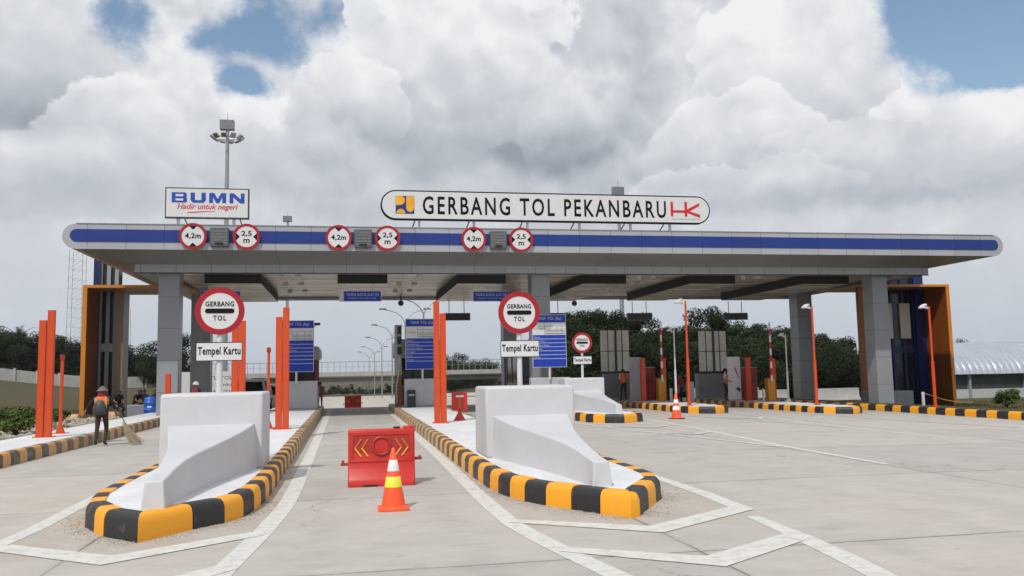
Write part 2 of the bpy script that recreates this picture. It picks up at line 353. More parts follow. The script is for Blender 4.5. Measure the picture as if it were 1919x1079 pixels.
    hsum = M('SUBTRACT', noise(45, 5, .7).outputs['Fac'], M('MULTIPLY', j, 2.0)); L.new(hsum, bp.inputs['Height']); L.new(bp.outputs[0], b.inputs['Normal'])
    return m
road_mat = road_material()

def line_material():
    m, nt, b = nmat('road_line_paint'); N, L = nt.nodes, nt.links
    g = N.new('ShaderNodeNewGeometry'); P = g.outputs['Position']
    n = N.new('ShaderNodeTexNoise'); n.inputs['Scale'].default_value = 6; n.inputs['Detail'].default_value = 9; n.inputs['Roughness'].default_value = .72; L.new(P, n.inputs['Vector'])
    r = N.new('ShaderNodeMapRange'); r.inputs['From Min'].default_value = .46; r.inputs['From Max'].default_value = .68; r.inputs['To Max'].default_value = .9; L.new(n.outputs['Fac'], r.inputs['Value'])
    mx = N.new('ShaderNodeMixRGB'); L.new(r.outputs[0], mx.inputs[0]); mx.inputs[1].default_value = (.64, .64, .61, 1); mx.inputs[2].default_value = (.47, .44, .39, 1)
    L.new(mx.outputs[0], b.inputs['Base Color']); b.inputs['Roughness'].default_value = .7
    return m
line_mat = line_material()

def ceiling_material(name, col, rough):
    m, nt, b = nmat(name); N, L = nt.nodes, nt.links
    g = N.new('ShaderNodeNewGeometry'); sp = N.new('ShaderNodeSeparateXYZ'); L.new(g.outputs['Position'], sp.inputs[0])
    f = N.new('ShaderNodeMath'); f.operation = 'DIVIDE'; L.new(sp.outputs[1], f.inputs[0]); f.inputs[1].default_value = .28
    fl = N.new('ShaderNodeMath'); fl.operation = 'FLOOR'; L.new(f.outputs[0], fl.inputs[0])
    cx = N.new('ShaderNodeMath'); cx.operation = 'DIVIDE'; L.new(sp.outputs[0], cx.inputs[0]); cx.inputs[1].default_value = 3.1
    cf = N.new('ShaderNodeMath'); cf.operation = 'FLOOR'; L.new(cx.outputs[0], cf.inputs[0])
    cb = N.new('ShaderNodeCombineXYZ'); L.new(fl.outputs[0], cb.inputs[0]); L.new(cf.outputs[0], cb.inputs[1])
    wn = N.new('ShaderNodeTexWhiteNoise'); wn.noise_dimensions = '2D'; L.new(cb.outputs[0], wn.inputs['Vector'])
    mr = N.new('ShaderNodeMapRange'); mr.inputs['To Min'].default_value = .55; mr.inputs['To Max'].default_value = 1.15; L.new(wn.outputs['Value'], mr.inputs['Value'])
    fr = N.new('ShaderNodeMath'); fr.operation = 'FRACT'; L.new(f.outputs[0], fr.inputs[0])
    gp = N.new('ShaderNodeMath'); gp.operation = 'GREATER_THAN'; L.new(fr.outputs[0], gp.inputs[0]); gp.inputs[1].default_value = .86
    mx = N.new('ShaderNodeMixRGB'); mx.blend_type = 'MULTIPLY'; mx.inputs[0].default_value = 1; mx.inputs[1].default_value = (*col, 1); L.new(mr.outputs[0], mx.inputs[2])
    m2 = N.new('ShaderNodeMixRGB'); L.new(gp.outputs[0], m2.inputs[0]); L.new(mx.outputs[0], m2.inputs[1]); m2.inputs[2].default_value = (.06, .05, .045, 1)
    L.new(m2.outputs[0], b.inputs['Base Color']); b.inputs['Metallic'].default_value = .35; b.inputs['Roughness'].default_value = rough
    n = N.new('ShaderNodeTexNoise'); n.inputs['Scale'].default_value = 1.2; n.inputs['Detail'].default_value = 3
    mp = N.new('ShaderNodeMapping'); mp.inputs['Scale'].default_value = (1, 5, 1); L.new(g.outputs['Position'], mp.inputs['Vector']); L.new(mp.outputs[0], n.inputs['Vector'])
    bp = N.new('ShaderNodeBump'); bp.inputs['Strength'].default_value = .9; bp.inputs['Distance'].default_value = .12; L.new(n.outputs['Fac'], bp.inputs['Height']); L.new(bp.outputs[0], b.inputs['Normal'])
    return m
ceil_mat = ceiling_material('tan_metal_ceiling_strips', (.90, .80, .70), .24)

def ground_material(name, stops, scale, rough=.95):
    m, nt, b = nmat(name); N, L = nt.nodes, nt.links
    g = N.new('ShaderNodeNewGeometry'); P = g.outputs['Position']
    n = N.new('ShaderNodeTexNoise'); n.inputs['Scale'].default_value = scale; n.inputs['Detail'].default_value = 9; n.inputs['Roughness'].default_value = .7; L.new(P, n.inputs['Vector'])
    r = N.new('ShaderNodeValToRGB'); L.new(n.outputs['Fac'], r.inputs[0]); e = r.color_ramp.elements
    e[0].position = .3; e[0].color = (*stops[0], 1); e[1].position = .7; e[1].color = (*stops[-1], 1)
    for i, c in enumerate(stops[1:-1]): q = e.new(.3+.4*(i+1)/(len(stops)-1)); q.color = (*c, 1)
    n2 = N.new('ShaderNodeTexNoise'); n2.inputs['Scale'].default_value = 9; n2.inputs['Detail'].default_value = 6; L.new(P, n2.inputs['Vector'])
    mr = N.new('ShaderNodeMapRange'); mr.inputs['To Min'].default_value = .65; mr.inputs['To Max'].default_value = 1.35; L.new(n2.outputs['Fac'], mr.inputs['Value'])
    mx = N.new('ShaderNodeMixRGB'); mx.blend_type = 'MULTIPLY'; mx.inputs[0].default_value = 1; L.new(r.outputs[0], mx.inputs[1]); L.new(mr.outputs[0], mx.inputs[2])
    L.new(mx.outputs[0], b.inputs['Base Color']); b.inputs['Roughness'].default_value = rough
    bp = N.new('ShaderNodeBump'); bp.inputs['Strength'].default_value = .8; bp.inputs['Distance'].default_value = .05; L.new(n2.outputs['Fac'], bp.inputs['Height']); L.new(bp.outputs[0], b.inputs['Normal'])
    return m
grass_mat = ground_material('dry_grass_ground', [(.050, .036, .010), (.062, .052, .012), (.030, .042, .007)], .25)
soil_mat = ground_material('stony_soil', [(.10, .075, .05), (.26, .22, .17), (.36, .33, .28)], 2.2)

def leaf_material(name, c1, c2):
    m, nt, b = nmat(name); N, L = nt.nodes, nt.links
    g = N.new('ShaderNodeNewGeometry'); oi = N.new('ShaderNodeObjectInfo')
    n = N.new('ShaderNodeTexNoise'); n.inputs['Scale'].default_value = .45; n.inputs['Detail'].default_value = 3; L.new(g.outputs['Position'], n.inputs['Vector'])
    ad = N.new('ShaderNodeMath'); ad.operation = 'MULTIPLY_ADD'; L.new(oi.outputs['Random'], ad.inputs[0]); ad.inputs[1].default_value = .5; L.new(n.outputs['Fac'], ad.inputs[2])
    a2 = N.new('ShaderNodeMath'); a2.operation = 'MULTIPLY_ADD'; L.new(g.outputs['Random Per Island'], a2.inputs[0]); a2.inputs[1].default_value = .4; L.new(ad.outputs[0], a2.inputs[2])
    mr = N.new('ShaderNodeMapRange'); mr.inputs['From Min'].default_value = .45; mr.inputs['From Max'].default_value = 1.2; L.new(a2.outputs[0], mr.inputs['Value'])
    mx = N.new('ShaderNodeMixRGB'); L.new(mr.outputs[0], mx.inputs[0]); mx.inputs[1].default_value = (*c1, 1); mx.inputs[2].default_value = (*c2, 1)
    L.new(mx.outputs[0], b.inputs['Base Color']); b.inputs['Roughness'].default_value = .85; b.inputs['Specular IOR Level'].default_value = .15
    return m
leaf_dark = leaf_material('dark_foliage', (.005, .010, .005), (.021, .031, .012))
leaf_mid = leaf_material('mid_foliage', (.009, .017, .007), (.034, .048, .016))
leaf_palm = leaf_material('palm_foliage', (.008, .016, .008), (.03, .045, .018))
leaf_shrub = leaf_material('shrub_foliage', (.03, .06, .015), (.11, .16, .04))
bark = mat('bark', (.10, .075, .055), .9, var=.3, vs=4)
glass_dark = mat('dark_glass', (.012, .015, .02), .06, var=.05)

# ------------------------------------------------------------------ mesh helpers
class MB:
    def __init__(s): s.v = []; s.f = []; s.m = []
    def add(s, vs, fs, mi=0):
        o = len(s.v); s.v += [tuple(v) for v in vs]; s.f += [tuple(i+o for i in f) for f in fs]; s.m += [mi]*len(fs); return s
    def box(s, x0, x1, y0, y1, z0, z1, mi=0, rot=None, org=None):
        vs = [Vector((x, y, z)) for z in (z0, z1) for (x, y) in ((x0, y0), (x1, y0), (x1, y1), (x0, y1))]
        if rot is not None:
            o = Vector(org or ((x0+x1)/2, (y0+y1)/2, (z0+z1)/2)); vs = [o + rot @ (v-o) for v in vs]
        return s.add(vs, [(3,2,1,0), (4,5,6,7), (0,1,5,4), (1,2,6,5), (2,3,7,6), (3,0,4,7)], mi)
    def cyl(s, p0, p1, r0, r1=None, n=12, mi=0, cap=True):
        r1 = r0 if r1 is None else r1; p0 = Vector(p0); p1 = Vector(p1); d = (p1-p0).normalized()
        a = d.orthogonal().normalized(); b = d.cross(a)
        vs = [p0+(a*math.cos(t)+b*math.sin(t))*r0 for t in [2*PI*i/n for i in range(n)]] + [p1+(a*math.cos(t)+b*math.sin(t))*r1 for t in [2*PI*i/n for i in range(n)]]
        fs = [(i, (i+1) % n, n+(i+1) % n, n+i) for i in range(n)]
        if cap: fs += [tuple(range(n))[::-1], tuple(range(n, 2*n))]
        return s.add(vs, fs, mi)
    def tube(s, pts, r, n=8, mi=0):
        for a, b in zip(pts[:-1], pts[1:]): s.cyl(a, b, r, r, n, mi)
        return s
    def lathe(s, prof, n=24, mi=0, org=(0,0,0)):
        vs = []; k = len(prof)
        for (r, z) in prof: vs += [(org[0]+r*math.cos(2*PI*i/n), org[1]+r*math.sin(2*PI*i/n), org[2]+z) for i in range(n)]
        fs = [(j*n+i, j*n+(i+1) % n, (j+1)*n+(i+1) % n, (j+1)*n+i) for j in range(k-1) for i in range(n)]
        fs += [tuple(range(n))[::-1], tuple((k-1)*n+i for i in range(n))]
        return s.add(vs, fs, mi)
    def prism(s, poly, a0, a1, axis='z', mi=0):
        """poly of 2D points extruded along axis; for 'y' the points are (x,z), for 'x' (y,z), for 'z' (x,y)"""
        n = len(poly)
        def P(p, a): return (p[0], a, p[1]) if axis == 'y' else ((a, p[0], p[1]) if axis == 'x' else (p[0], p[1], a))
        vs = [P(p, a0) for p in poly] + [P(p, a1) for p in poly]
        fs = [(i, (i+1) % n, n+(i+1) % n, n+i) for i in range(n)] + [tuple(range(n))[::-1], tuple(range(n, 2*n))]
        return s.add(vs, fs, mi)
    def ball(s, c, r, n=10, mi=0, sx=1, sy=1, sz=1):
        vs = []; fs = []
        for j in range(n+1):
            ph = PI*j/n
            for i in range(n*2):
                t = PI*i/n; vs.append((c[0]+r*sx*math.sin(ph)*math.cos(t), c[1]+r*sy*math.sin(ph)*math.sin(t), c[2]+r*sz*math.cos(ph)))
        for j in range(n):
            for i in range(2*n): fs.append((j*2*n+i, (j+1)*2*n+i, (j+1)*2*n+(i+1) % (2*n), j*2*n+(i+1) % (2*n)))
        return s.add(vs, fs, mi)
    def build(s, name, mats, parent=None, loc=None, bevel=0., smooth=False, seg=2):
        me = bpy.data.meshes.new(name); me.from_pydata(s.v, [], s.f); me.update()
        mats = mats if isinstance(mats, (list, tuple)) else [mats]
        for m in mats: me.materials.append(m)
        if len(mats) > 1: me.polygons.foreach_set('material_index', s.m)
        bm = bmesh.new(); bm.from_mesh(me); bmesh.ops.recalc_face_normals(bm, faces=bm.faces); bm.to_mesh(me); bm.free()
        o = bpy.data.objects.new(name, me); C.objects.link(o)
        if parent: o.parent = parent
        if loc: o.location = loc
        if bevel:
            b = o.modifiers.new('bevel', 'BEVEL'); b.width = bevel; b.segments = seg; b.limit_method = 'ANGLE'; b.angle_limit = R(35)
            smooth = True
        if smooth:
            me.polygons.foreach_set('use_smooth', [True]*len(me.polygons))
            if bevel or smooth == 'auto':
                me.update()
                es = me.attributes.get('sharp_edge')
            if smooth == 'auto' or bevel:
                o.data.set_sharp_from_angle(angle=R(50))
        return o
def tag(o, label=None, cat=None, group=None, kind=None):
    if label: o['label'] = label
    if cat: o['category'] = cat
    if group: o['group'] = group
    if kind: o['kind'] = kind
    return o
def thing(name, label, cat, loc=(0,0,0), rz=0, group=None):
    o = bpy.data.objects.new(name, None); C.objects.link(o); o.empty_display_size = .3
    o.location = loc; o.rotation_euler = (0, 0, rz); return tag(o, label, cat, group)
def dup(root, loc, rz=None, label=None, scale=None):
    r = root.copy(); C.objects.link(r); r.location = loc
    if rz is not None: r.rotation_euler = (0, 0, rz)
    if scale: r.scale = (scale,)*3 if isinstance(scale, (int, float)) else scale
    if label: r['label'] = label
    for ch in list(root.children):
        c = ch.copy(); C.objects.link(c); c.parent = r
        for g in ch.children:
            d = g.copy(); C.objects.link(d); d.parent = c
    return r
def text(s, name, m, parent, x, z, y, h=None, w=None, align='CENTER', bold=0., shear=0., depth=.004, italic=False, flip=False, space=1.0):
    """lettering as mesh, standing in the XZ plane, facing -y, centred on x; h = cap height, w = total width"""
    cu = bpy.data.curves.new(name, 'FONT'); cu.body = s; cu.align_x = 'LEFT'; cu.size = 1; cu.offset = bold; cu.extrude = 0; cu.shear = shear; cu.resolution_u = 3; cu.space_character = space
    to = bpy.data.objects.new('tmp', cu); C.objects.link(to)
    dg = bpy.context.evaluated_depsgraph_get(); me = bpy.data.meshes.new_from_object(to.evaluated_get(dg))
    bpy.data.objects.remove(to); bpy.data.curves.remove(cu)
    co = np.empty(len(me.vertices)*3); me.vertices.foreach_get('co', co); co = co.reshape(-1, 3)
    mn, mxx = co.min(0), co.max(0); W = mxx[0]-mn[0]; H = mxx[1]-mn[1]
    sx = w/W if w else h/H; sz = h/H if h else sx
    new = np.zeros_like(co)
    new[:, 0] = (co[:, 0]-mn[0]-(W/2 if align == 'CENTER' else 0))*sx + x
    new[:, 2] = (co[:, 1]-mn[1]-H/2)*sz + z
    new[:, 1] = y
    me.vertices.foreach_set('co', new.ravel()); me.update()
    bm = bmesh.new(); bm.from_mesh(me)
    r = bmesh.ops.extrude_face_region(bm, geom=bm.faces[:]); vs = [g for g in r['geom'] if isinstance(g, bmesh.types.BMVert)]
    bmesh.ops.translate(bm, verts=vs, vec=(0, -depth, 0)); bmesh.ops.recalc_face_normals(bm, faces=bm.faces); bm.to_mesh(me); bm.free()
    me.materials.clear(); me.materials.append(m)
    o = bpy.data.objects.new(name, me); C.objects.link(o); o.parent = parent; return o
def stadium(x0, x1, z0, z1, n=12):
    r = (z1-z0)/2; zc = (z0+z1)/2
    return [(x1-r+r*math.cos(t), zc+r*math.sin(t)) for t in [-PI/2+PI*i/n for i in range(n+1)]] + [(x0+r-r*math.cos(t), zc-r*math.sin(t)) for t in [-PI/2+PI*i/n for i in range(n+1)]]
def disc(cx, cz, r, n=36): return [(cx+r*math.cos(2*PI*i/n), cz+r*math.sin(2*PI*i/n)) for i in range(n)]
def rrect(x0, x1, z0, z1, r, n=4):
    out = []
    for cx, cz, a in ((x1-r, z0+r, -90), (x1-r, z1-r, 0), (x0+r, z1-r, 90), (x0+r, z0+r, 180)):
        out += [(cx+r*math.cos(R(a+90*i/n)), cz+r*math.sin(R(a+90*i/n))) for i in range(n+1)]
    return out
def sm(a, b, x):
    t = min(1, max(0, (x-a)/(b-a))); return t*t*(3-2*t)
def gz(x, y=0):
    """height of the paved plaza: level by the near lanes, falling a little to the right and beyond the gate"""
    z = -.00095*max(0, min(x, 26)-6)**2
    z -= .45*sm(49, 60, y)
    z -= 2.4*sm(62, 205, y) + 5.0*sm(210, 420, y)
    return z
def terrain(x, y):
    z = gz(x, y) - .03
    w = sm(8.9, 15, -x)*(1-sm(230, 330, y))
    bank = .16*sm(9.3, 11.5, -x) + 2.5*sm(0, 26, -x-10-.17*y) + .55*sm(0, 9, -x-10.6-.06*max(0, y-20))
    z = z*(1-w) + bank*w                                       # grassy bank on the left
    z -= 2.0*sm(46, 70, y)*sm(44, 50, x) + 2.0*sm(66, 74, y)*sm(27, 36, x)*(1-sm(44, 50, x))
    d = math.hypot(x-47, (y-205)*.6); z += 7.0*max(0, 1-d/26)**1.1 if d < 26 else 0   # overpass embankment
    d = math.hypot(x+44, (y-205)*.6); z += 6.5*max(0, 1-d/22) if d < 22 else 0
    z += sm(600, 1500, y)*(7+3*math.sin(x/170.)+2*math.sin(x/61.+1))
    return z

# ------------------------------------------------------------------ ground
def sheet(name, xs, ys, fn, m, dz=0.):
    mb = MB(); nx, ny = len(xs), len(ys)
    mb.v = [(x, y, fn(x, y)+dz) for y in ys for x in xs]
    mb.f = [(j*nx+i, j*nx+i+1, (j+1)*nx+i+1, (j+1)*nx+i) for j in range(ny-1) for i in range(nx-1)]; mb.m = [0]*len(mb.f)
    return tag(mb.build(name, m, smooth=True), kind='structure')
def rng(*segs):
    out = []
    for a, b, st in segs:
        n = max(1, int(round((b-a)/st))); out += [a+(b-a)*i/n for i in range(n)]
    return out + [segs[-1][1]]
sheet('ground', rng((-1500, -200, 130), (-200, -60, 10), (-60, 60, 2), (60, 200, 10), (200, 1500, 130)), rng((-300, 0, 50), (0, 110, 2), (110, 300, 8), (300, 2200, 60)), terrain, grass_mat, -.05)
sheet('road', rng((-7.6, 25.4, .75)), rng((-30, 0, 6), (0, 75, 1.5)), gz, road_mat)
sheet('road', rng((-8, 26, 2)), rng((75, 100, 5)), gz, road_mat)
sheet('road', rng((-8, 20, 2)), rng((100, 205, 5)), gz, road_mat)
# pavement on the left with its kerb comes as a thing below; stony planting bed beside it
sheet('planting_bed', rng((-10.9, -8.9, .4)), rng((10, 39, 1)), lambda x, y: .22+.03*math.sin(x*3+y)*math.sin(y*1.7)-.0*x, soil_mat)

def ribbon(pts, w):
    P = [Vector(p) for p in pts]; out = []
    for i, p in enumerate(P):
        d0 = (P[i]-P[i-1]).normalized() if i else None; d1 = (P[i+1]-P[i]).normalized() if i < len(P)-1 else None
        if d0 is None: n = Vector((-d1.y, d1.x)); k = 1
        elif d1 is None: n = Vector((-d0.y, d0.x)); k = 1
        else:
            n0 = Vector((-d0.y, d0.x)); n1 = Vector((-d1.y, d1.x)); n = (n0+n1).normalized(); k = 1/max(.4, n.dot(n0))
        ww = w[i] if isinstance(w, list) else w
        out.append((p+n*ww*k/2, p-n*ww*k/2))
    return out
def subdiv(pts, st=.5):
    out = []
    for a, b in zip(pts[:-1], pts[1:]):
        n = max(1, int(math.dist(a, b)/st)); out += [(a[0]+(b[0]-a[0])*i/n, a[1]+(b[1]-a[1])*i/n) for i in range(n)]
    return out+[pts[-1]]
LINES = [
    ([(-.88, 48), (-.84, 30), (-.82, 20), (-.82, 14.5), (-.84, 12.6), (-.96, 10.6), (-1.14, 8.6), (-1.24, 7.0), (-1.3, 5.6)], .24, .004),
    ([(2.1, 48), (2.05, 30), (2.0, 18.3), (1.95, 14.2), (1.93, 11.9), (1.95, 10.3), (2.04, 9.4), (2.17, 8.5), (2.34, 7.45), (2.6, 5.6)], .24, .004),
    ([(-3.84, 16.2), (-3.8, 13.5), (-3.76, 11.7), (-3.82, 10.5), (-3.9, 9.6)], .22, .004),
    ([(-3.76, 10.5), (-2.37, 9.42), (-1.02, 10.5)], [.30, .36, .30], .008),
    ([(-1.12, 8.75), (-2.3, 7.4), (-3.6, 8.6)], [.30, .36, .30], .008),
    ([(1.98, 10.45), (3.45, 9.42), (5.02, 10.5)], [.22, .36, .34], .008),
    ([(2.16, 8.65), (3.40, 7.72), (4.74, 8.62)], [.22, .38, .34], .008),
    ([(5.14, 17.5), (5.13, 13.7), (5.1, 11.9), (5.0, 10.4)], [.16, .2, .24, .26], .004),
    ([(4.86, 9.9), (4.76, 8.6), (4.64, 7.6), (4.5, 6.7), (4.3, 5.4)], [.16, .24, .26, .26, .26], .004),
    ([(11.1, 34), (10.75, 26), (10.3, 21.7), (9.95, 18.5), (9.8, 14.4)], .16, .004),
    ([(7.55, 33), (7.9, 29.4), (8.45, 25.2), (9.16, 21.9), (9.82, 18.4)], .16, .008),
    ([(8.2, 27.0), (9.4, 26.0), (10.7, 27)], .2, .012), ([(8.9, 23.6), (9.6, 22.8), (10.4, 23.6)], .2, .012),
    ([(16.9, 38), (16.1, 31.5), (15.35, 27), (15.2, 24), (15.1, 19.4)], .15, .004),
    ([(13.3, 36), (13.4, 32.4), (14.5, 28), (15.1, 24)], .15, .008), ([(13.9, 31), (15.0, 29.6), (15.8, 31)], .2, .012),
    ([(22.9, 37), (22.2, 33.5), (21.0, 27.8), (20.5, 23.2), (20.3, 19)], .15, .004),
    ([(19.3, 36), (19.2, 31), (19.6, 27.5), (20.5, 23.3)], .15, .008),
]
lb = MB()
for pts, w, dz in LINES:
    if isinstance(w, list): P = pts; W = w
    else: P = subdiv(pts, .7); W = w
    if isinstance(w, list):
        P = []; W = []
        for i in range(len(pts)-1):
            n = max(1, int(math.dist(pts[i], pts[i+1])/.5))
            for k in range(n): P.append((pts[i][0]+(pts[i+1][0]-pts[i][0])*k/n, pts[i][1]+(pts[i+1][1]-pts[i][1])*k/n)); W.append(w[i]+(w[i+1]-w[i])*k/n)
        P.append(pts[-1]); W.append(w[-1])
    rb = ribbon(P, W); vs = []
    for a, b in rb: vs += [(a.x, a.y, gz(a.x, a.y)+dz), (b.x, b.y, gz(b.x, b.y)+dz)]
    lb.add(vs, [(2*i, 2*i+1, 2*i+3, 2*i+2) for i in range(len(rb)-1)])
tag(lb.build('road_markings', line_mat), kind='structure')

# ------------------------------------------------------------------ kerbed islands
KH, KW = .30, .22
def mitre(a, b):
    """inward direction at the nose, where the two kerb arms meet, long enough to keep the kerb's width"""
    a = (Vector(a[1])-Vector(a[0])).normalized(); b = (Vector(b[1])-Vector(b[0])).normalized(); m = (a+b).normalized()
    return m/max(.35, math.sqrt(max(0, 1-m.dot(a)**2)))
PROF = [(0, 0), (.004, .2), (.022, .26), (.055, .293), (.10, .30), (KW, .30), (KW, .2)]
def kerb_arm(mb, path, side, lens, first, prof=PROF, jitter=True, n0=None):
    """sweep the kerb profile along path; side = +1 when the island lies to the left of travel; stripes alternate"""
    P = [Vector(p) for p in path]; seg = [0]
    for a, b in zip(P[:-1], P[1:]): seg.append(seg[-1]+(b-a).length)
    tot = seg[-1]
    def at(s):
        for i in range(len(P)-1):
            if s <= seg[i+1] or i == len(P)-2:
                t = (s-seg[i])/(seg[i+1]-seg[i]); return P[i].lerp(P[i+1], t)
    cuts = [0.]; i = 0
    while cuts[-1] < tot-.01:
        l = lens[i] if i < len(lens) else lens[-1]*(1+random.uniform(-.13, .13)); cuts.append(min(tot, cuts[-1]+l)); i += 1
    for k in range(len(cuts)-1):
        a, b = cuts[k]+(.006 if k else 0), cuts[k+1]-.006
        inner = [s for s in seg if a+.02 < s < b-.02]
        ss = sorted(set([a, b]+inner+[a+(b-a)*q/3 for q in (1, 2)]))
        rings = []
        jz = random.uniform(-.006, .006) if jitter else 0
        for s in ss:
            p = at(s); d = (at(min(tot, s+.05))-at(max(0, s-.05))).normalized()
            n = Vector((-d.y, d.x))*side
            if n0 is not None and s == 0.: n = n0
            rings.append([(p.x+n.x*u, p.y+n.y*u, z+(jz if z > .1 else 0)) for u, z in prof])
        m = len(prof); vs = [v for r in rings for v in r]; fs = []
        for j in range(len(rings)-1):
            fs += [(j*m+q, j*m+q+1, (j+1)*m+q+1, (j+1)*m+q) for q in range(m-1)]
        fs += [tuple(range(m)), tuple((len(rings)-1)*m+q for q in range(m))[::-1]]
        mb.add(vs, fs, (k+first) % 2)
def island(label, cx, ny, y1, pts_r, pts_l, lens_r, lens_l, first, z0, mirror=False, group='kerbed traffic islands between the lanes'):
    """pts relative to (cx, ny), nose first; y1 = rear end in world"""
    t = thing('traffic_island', label, 'traffic island', (cx, ny, z0), 0, group)
    mb = MB()
    sx = -1 if mirror else 1
    pr = [(sx*x, y) for x, y in pts_r]+[(sx*pts_r[-1][0], y1-ny)]; pl = [(sx*x, y) for x, y in pts_l]+[(sx*pts_l[-1][0], y1-ny)]
    nn = mitre(pr, pl); kerb_arm(mb, pr, sx*1, lens_r, first, n0=nn); kerb_arm(mb, pl, -sx*1, lens_l, 1-first, n0=nn)
    mb.build('kerb', [kerb_yellow, kerb_black], t, smooth='auto')
    # mortar core under the painted stones, so the thin joints stay closed
    inner = []
    for arm, s in ((pr, 1), (pl, -1)):
        P = [Vector(p) for p in arm]; q = []
        for i in range(len(P)):
            a = P[max(0, i-1)]; b = P[min(len(P)-1, i+1)]; d = (b-a).normalized(); n = Vector((-d.y, d.x))*sx*s; q.append(P[i]+n*.10)
        inner.append(q)
    nose = (inner[0][0]+inner[1][0])/2 + Vector((0, .16))
    poly = [nose]+inner[0][1:]+inner[1][1:][::-1]
    tb = MB(); n = len(poly); tb.prism([(p.x, p.y) for p in poly], -.12, .284)
    tb.build('island_surface', isl_top, t)
    return t
NR = [(.0, 0), (.47, .70), (.77, 1.06), (.96, 1.50), (1.06, 2.1), (1.11, 2.75), (1.13, 4.2)]
NL = [(.0, 0), (-.52, .56), (-.91, 1.31), (-1.08, 2.2), (-1.13, 3.2), (-1.15, 4.6)]
island('near left traffic island with black and yellow kerb, its nose black at the tip', -2.28, 10.33, 46, NR, NL, [.84, .5, .46, .5], [.72, .42, .46, .5], 0, 0)
t = thing('traffic_island', 'near right traffic island with black and yellow kerb, its nose yellow at the tip', 'traffic island', (3.40, 10.21, 0), 0, 'kerbed traffic islands between the lanes')
mb = MB()
rl = [(.02, 0), (-.25, .42), (-.50, .86), (-.74, 1.29), (-.94, 1.74), (-1.13, 2.5), (-1.21, 3.4), (-1.23, 5), (-1.23, 46-10.21)]
rr_ = [(.02, 0), (.16, .08), (.36, .45), (.93, 1.38), (1.09, 2.0), (1.15, 3.0), (1.17, 4.6), (1.17, 46-10.21)]
nn = mitre(rl, rr_); kerb_arm(mb, rl, -1, [.50, .52, .50, .50], 0, n0=nn); kerb_arm(mb, rr_, 1, [.2, .62, .5, .5], 0, n0=nn)
mb.build('kerb', [kerb_yellow, kerb_black], t, smooth='auto')
poly = [(.06, .18)]+[(x-.1*(i > 3)-.02, y) for i, (x, y) in enumerate([(.3, .62), (.86, 1.5), (.98, 2.1), (1.13, 3.1), (1.15, 4.6), (1.15, 46-10.21)])]+[(-1.13, 46-10.21), (-1.13, 5), (-1.1, 3.4), (-1.02, 2.5), (-.84, 1.8), (-.64, 1.36), (-.40, .93), (-.15, .49)]
MB().prism(poly, -.12, .284).build('island_surface', isl_top, t)
ends = {'third': (9.45, 28.6), 'fourth': (15.25, 34.0), 'fifth': (21.0, 33.0)}
def far_island(label, cx, ny, z0):
    return island(label, cx, ny, 50, [(.0, 0), (.5, .35), (.95, .8), (1.1, 1.4), (1.15, 2.4)], [(.0, 0), (-.6, .35), (-1.0, 1.0), (-1.12, 2.0), (-1.15, 3)], [.8, .6, .5], [.7, .55, .5], 0, z0)
far_island('traffic island with striped kerb carrying the small distant concrete nose block', 9.45, 28.6, gz(9.45))
far_island('traffic island with striped kerb behind the distant cone', 15.25, 34.0, gz(15.25))
far_island('rightmost traffic island with striped kerb in front of the dark rear column', 21.0, 33.0, gz(21))
# left pavement and right verge kerbs
t = thing('kerbed_pavement', 'long pavement with faded striped kerb beside the left lane', 'pavement', (-7.2, 10, 0), 0)
mb = MB(); kerb_arm(mb, [(.0, -2), (0, 10), (.1, 16), (.05, 22), (0, 40)], 1, [.46], 0)
mb.build('kerb', [kerb_yellow, kerb_black], t, smooth='auto')
MB().box(-1.75, -.12, -2, 40, -.1, .286).build('pavement_surface', isl_top, t)
t = thing('kerbed_verge', 'long striped kerb along the far right edge of the plaza', 'kerb', (24.85, 10, -.34), 0)
mb = MB(); kerb_arm(mb, [(.1, -4), (.0, 10), (0, 40)], -1, [.62], 0)
mb.build('kerb', [kerb_yellow, kerb_black], t, smooth='auto')
MB().box(.12, 1.5, -4, 40, -.1, .286).build('verge_surface', grass_mat, t)

# ------------------------------------------------------------------ concrete nose blocks
def nose_block(label, loc, mirror=1):
    t = thing('crash_block', label, 'crash block', loc, 0, 'white concrete nose blocks on the islands')
    # origin: centre line, nose tip, island top
    b = MB(); b.prism([(4.35, -.0), (5.75, -.0), (5.70, 1.27), (4.40, 1.27)], -.83, .83, 'x')
    # slight batter on the sides
    b.build('rear_wall', white_paint, t, bevel=.05, seg=3)
    st = [(0.0, .105, .335), (.35, .105, .36), (.75, .115, .415), (1.2, .15, .465), (1.7, .21, .505), (2.2, .285, .535), (2.7, .37, .57), (3.2, .465, .61), (3.7, .565, .66), (4.15, .65, .715), (4.42, .70, .755)]
    w = MB(); vs = []
    for (y, hw, h) in st:
        bt = .018+.045*h
        vs += [(-hw-bt, y, -.002), (-hw, y+ (0.03 if y == 0 else 0), h), (hw, y+(0.03 if y == 0 else 0), h), (hw+bt, y, -.002)]
    fs = []
    for j in range(len(st)-1):
        fs += [(4*j+k, 4*j+k+1, 4*(j+1)+k+1, 4*(j+1)+k) for k in range(3)]
    fs += [(0, 3, 2, 1), tuple(4*(len(st)-1)+k for k in range(4))]
    w.add(vs, fs); w.build('sloping_nose', white_paint, t, bevel=.022, seg=3)
    return t
b0 = nose_block('nearest left white concrete nose block, its ramp sloping to the left kerb tip', (-2.22, 10.78, .284))
dup(b0, (3.30, 10.98, .284), 0, 'near right white concrete nose block with its ramp pointing right')
dup(b0, (9.5, 29.3, .284+gz(9.5)), 0, 'small distant white concrete nose block beside the small round sign')

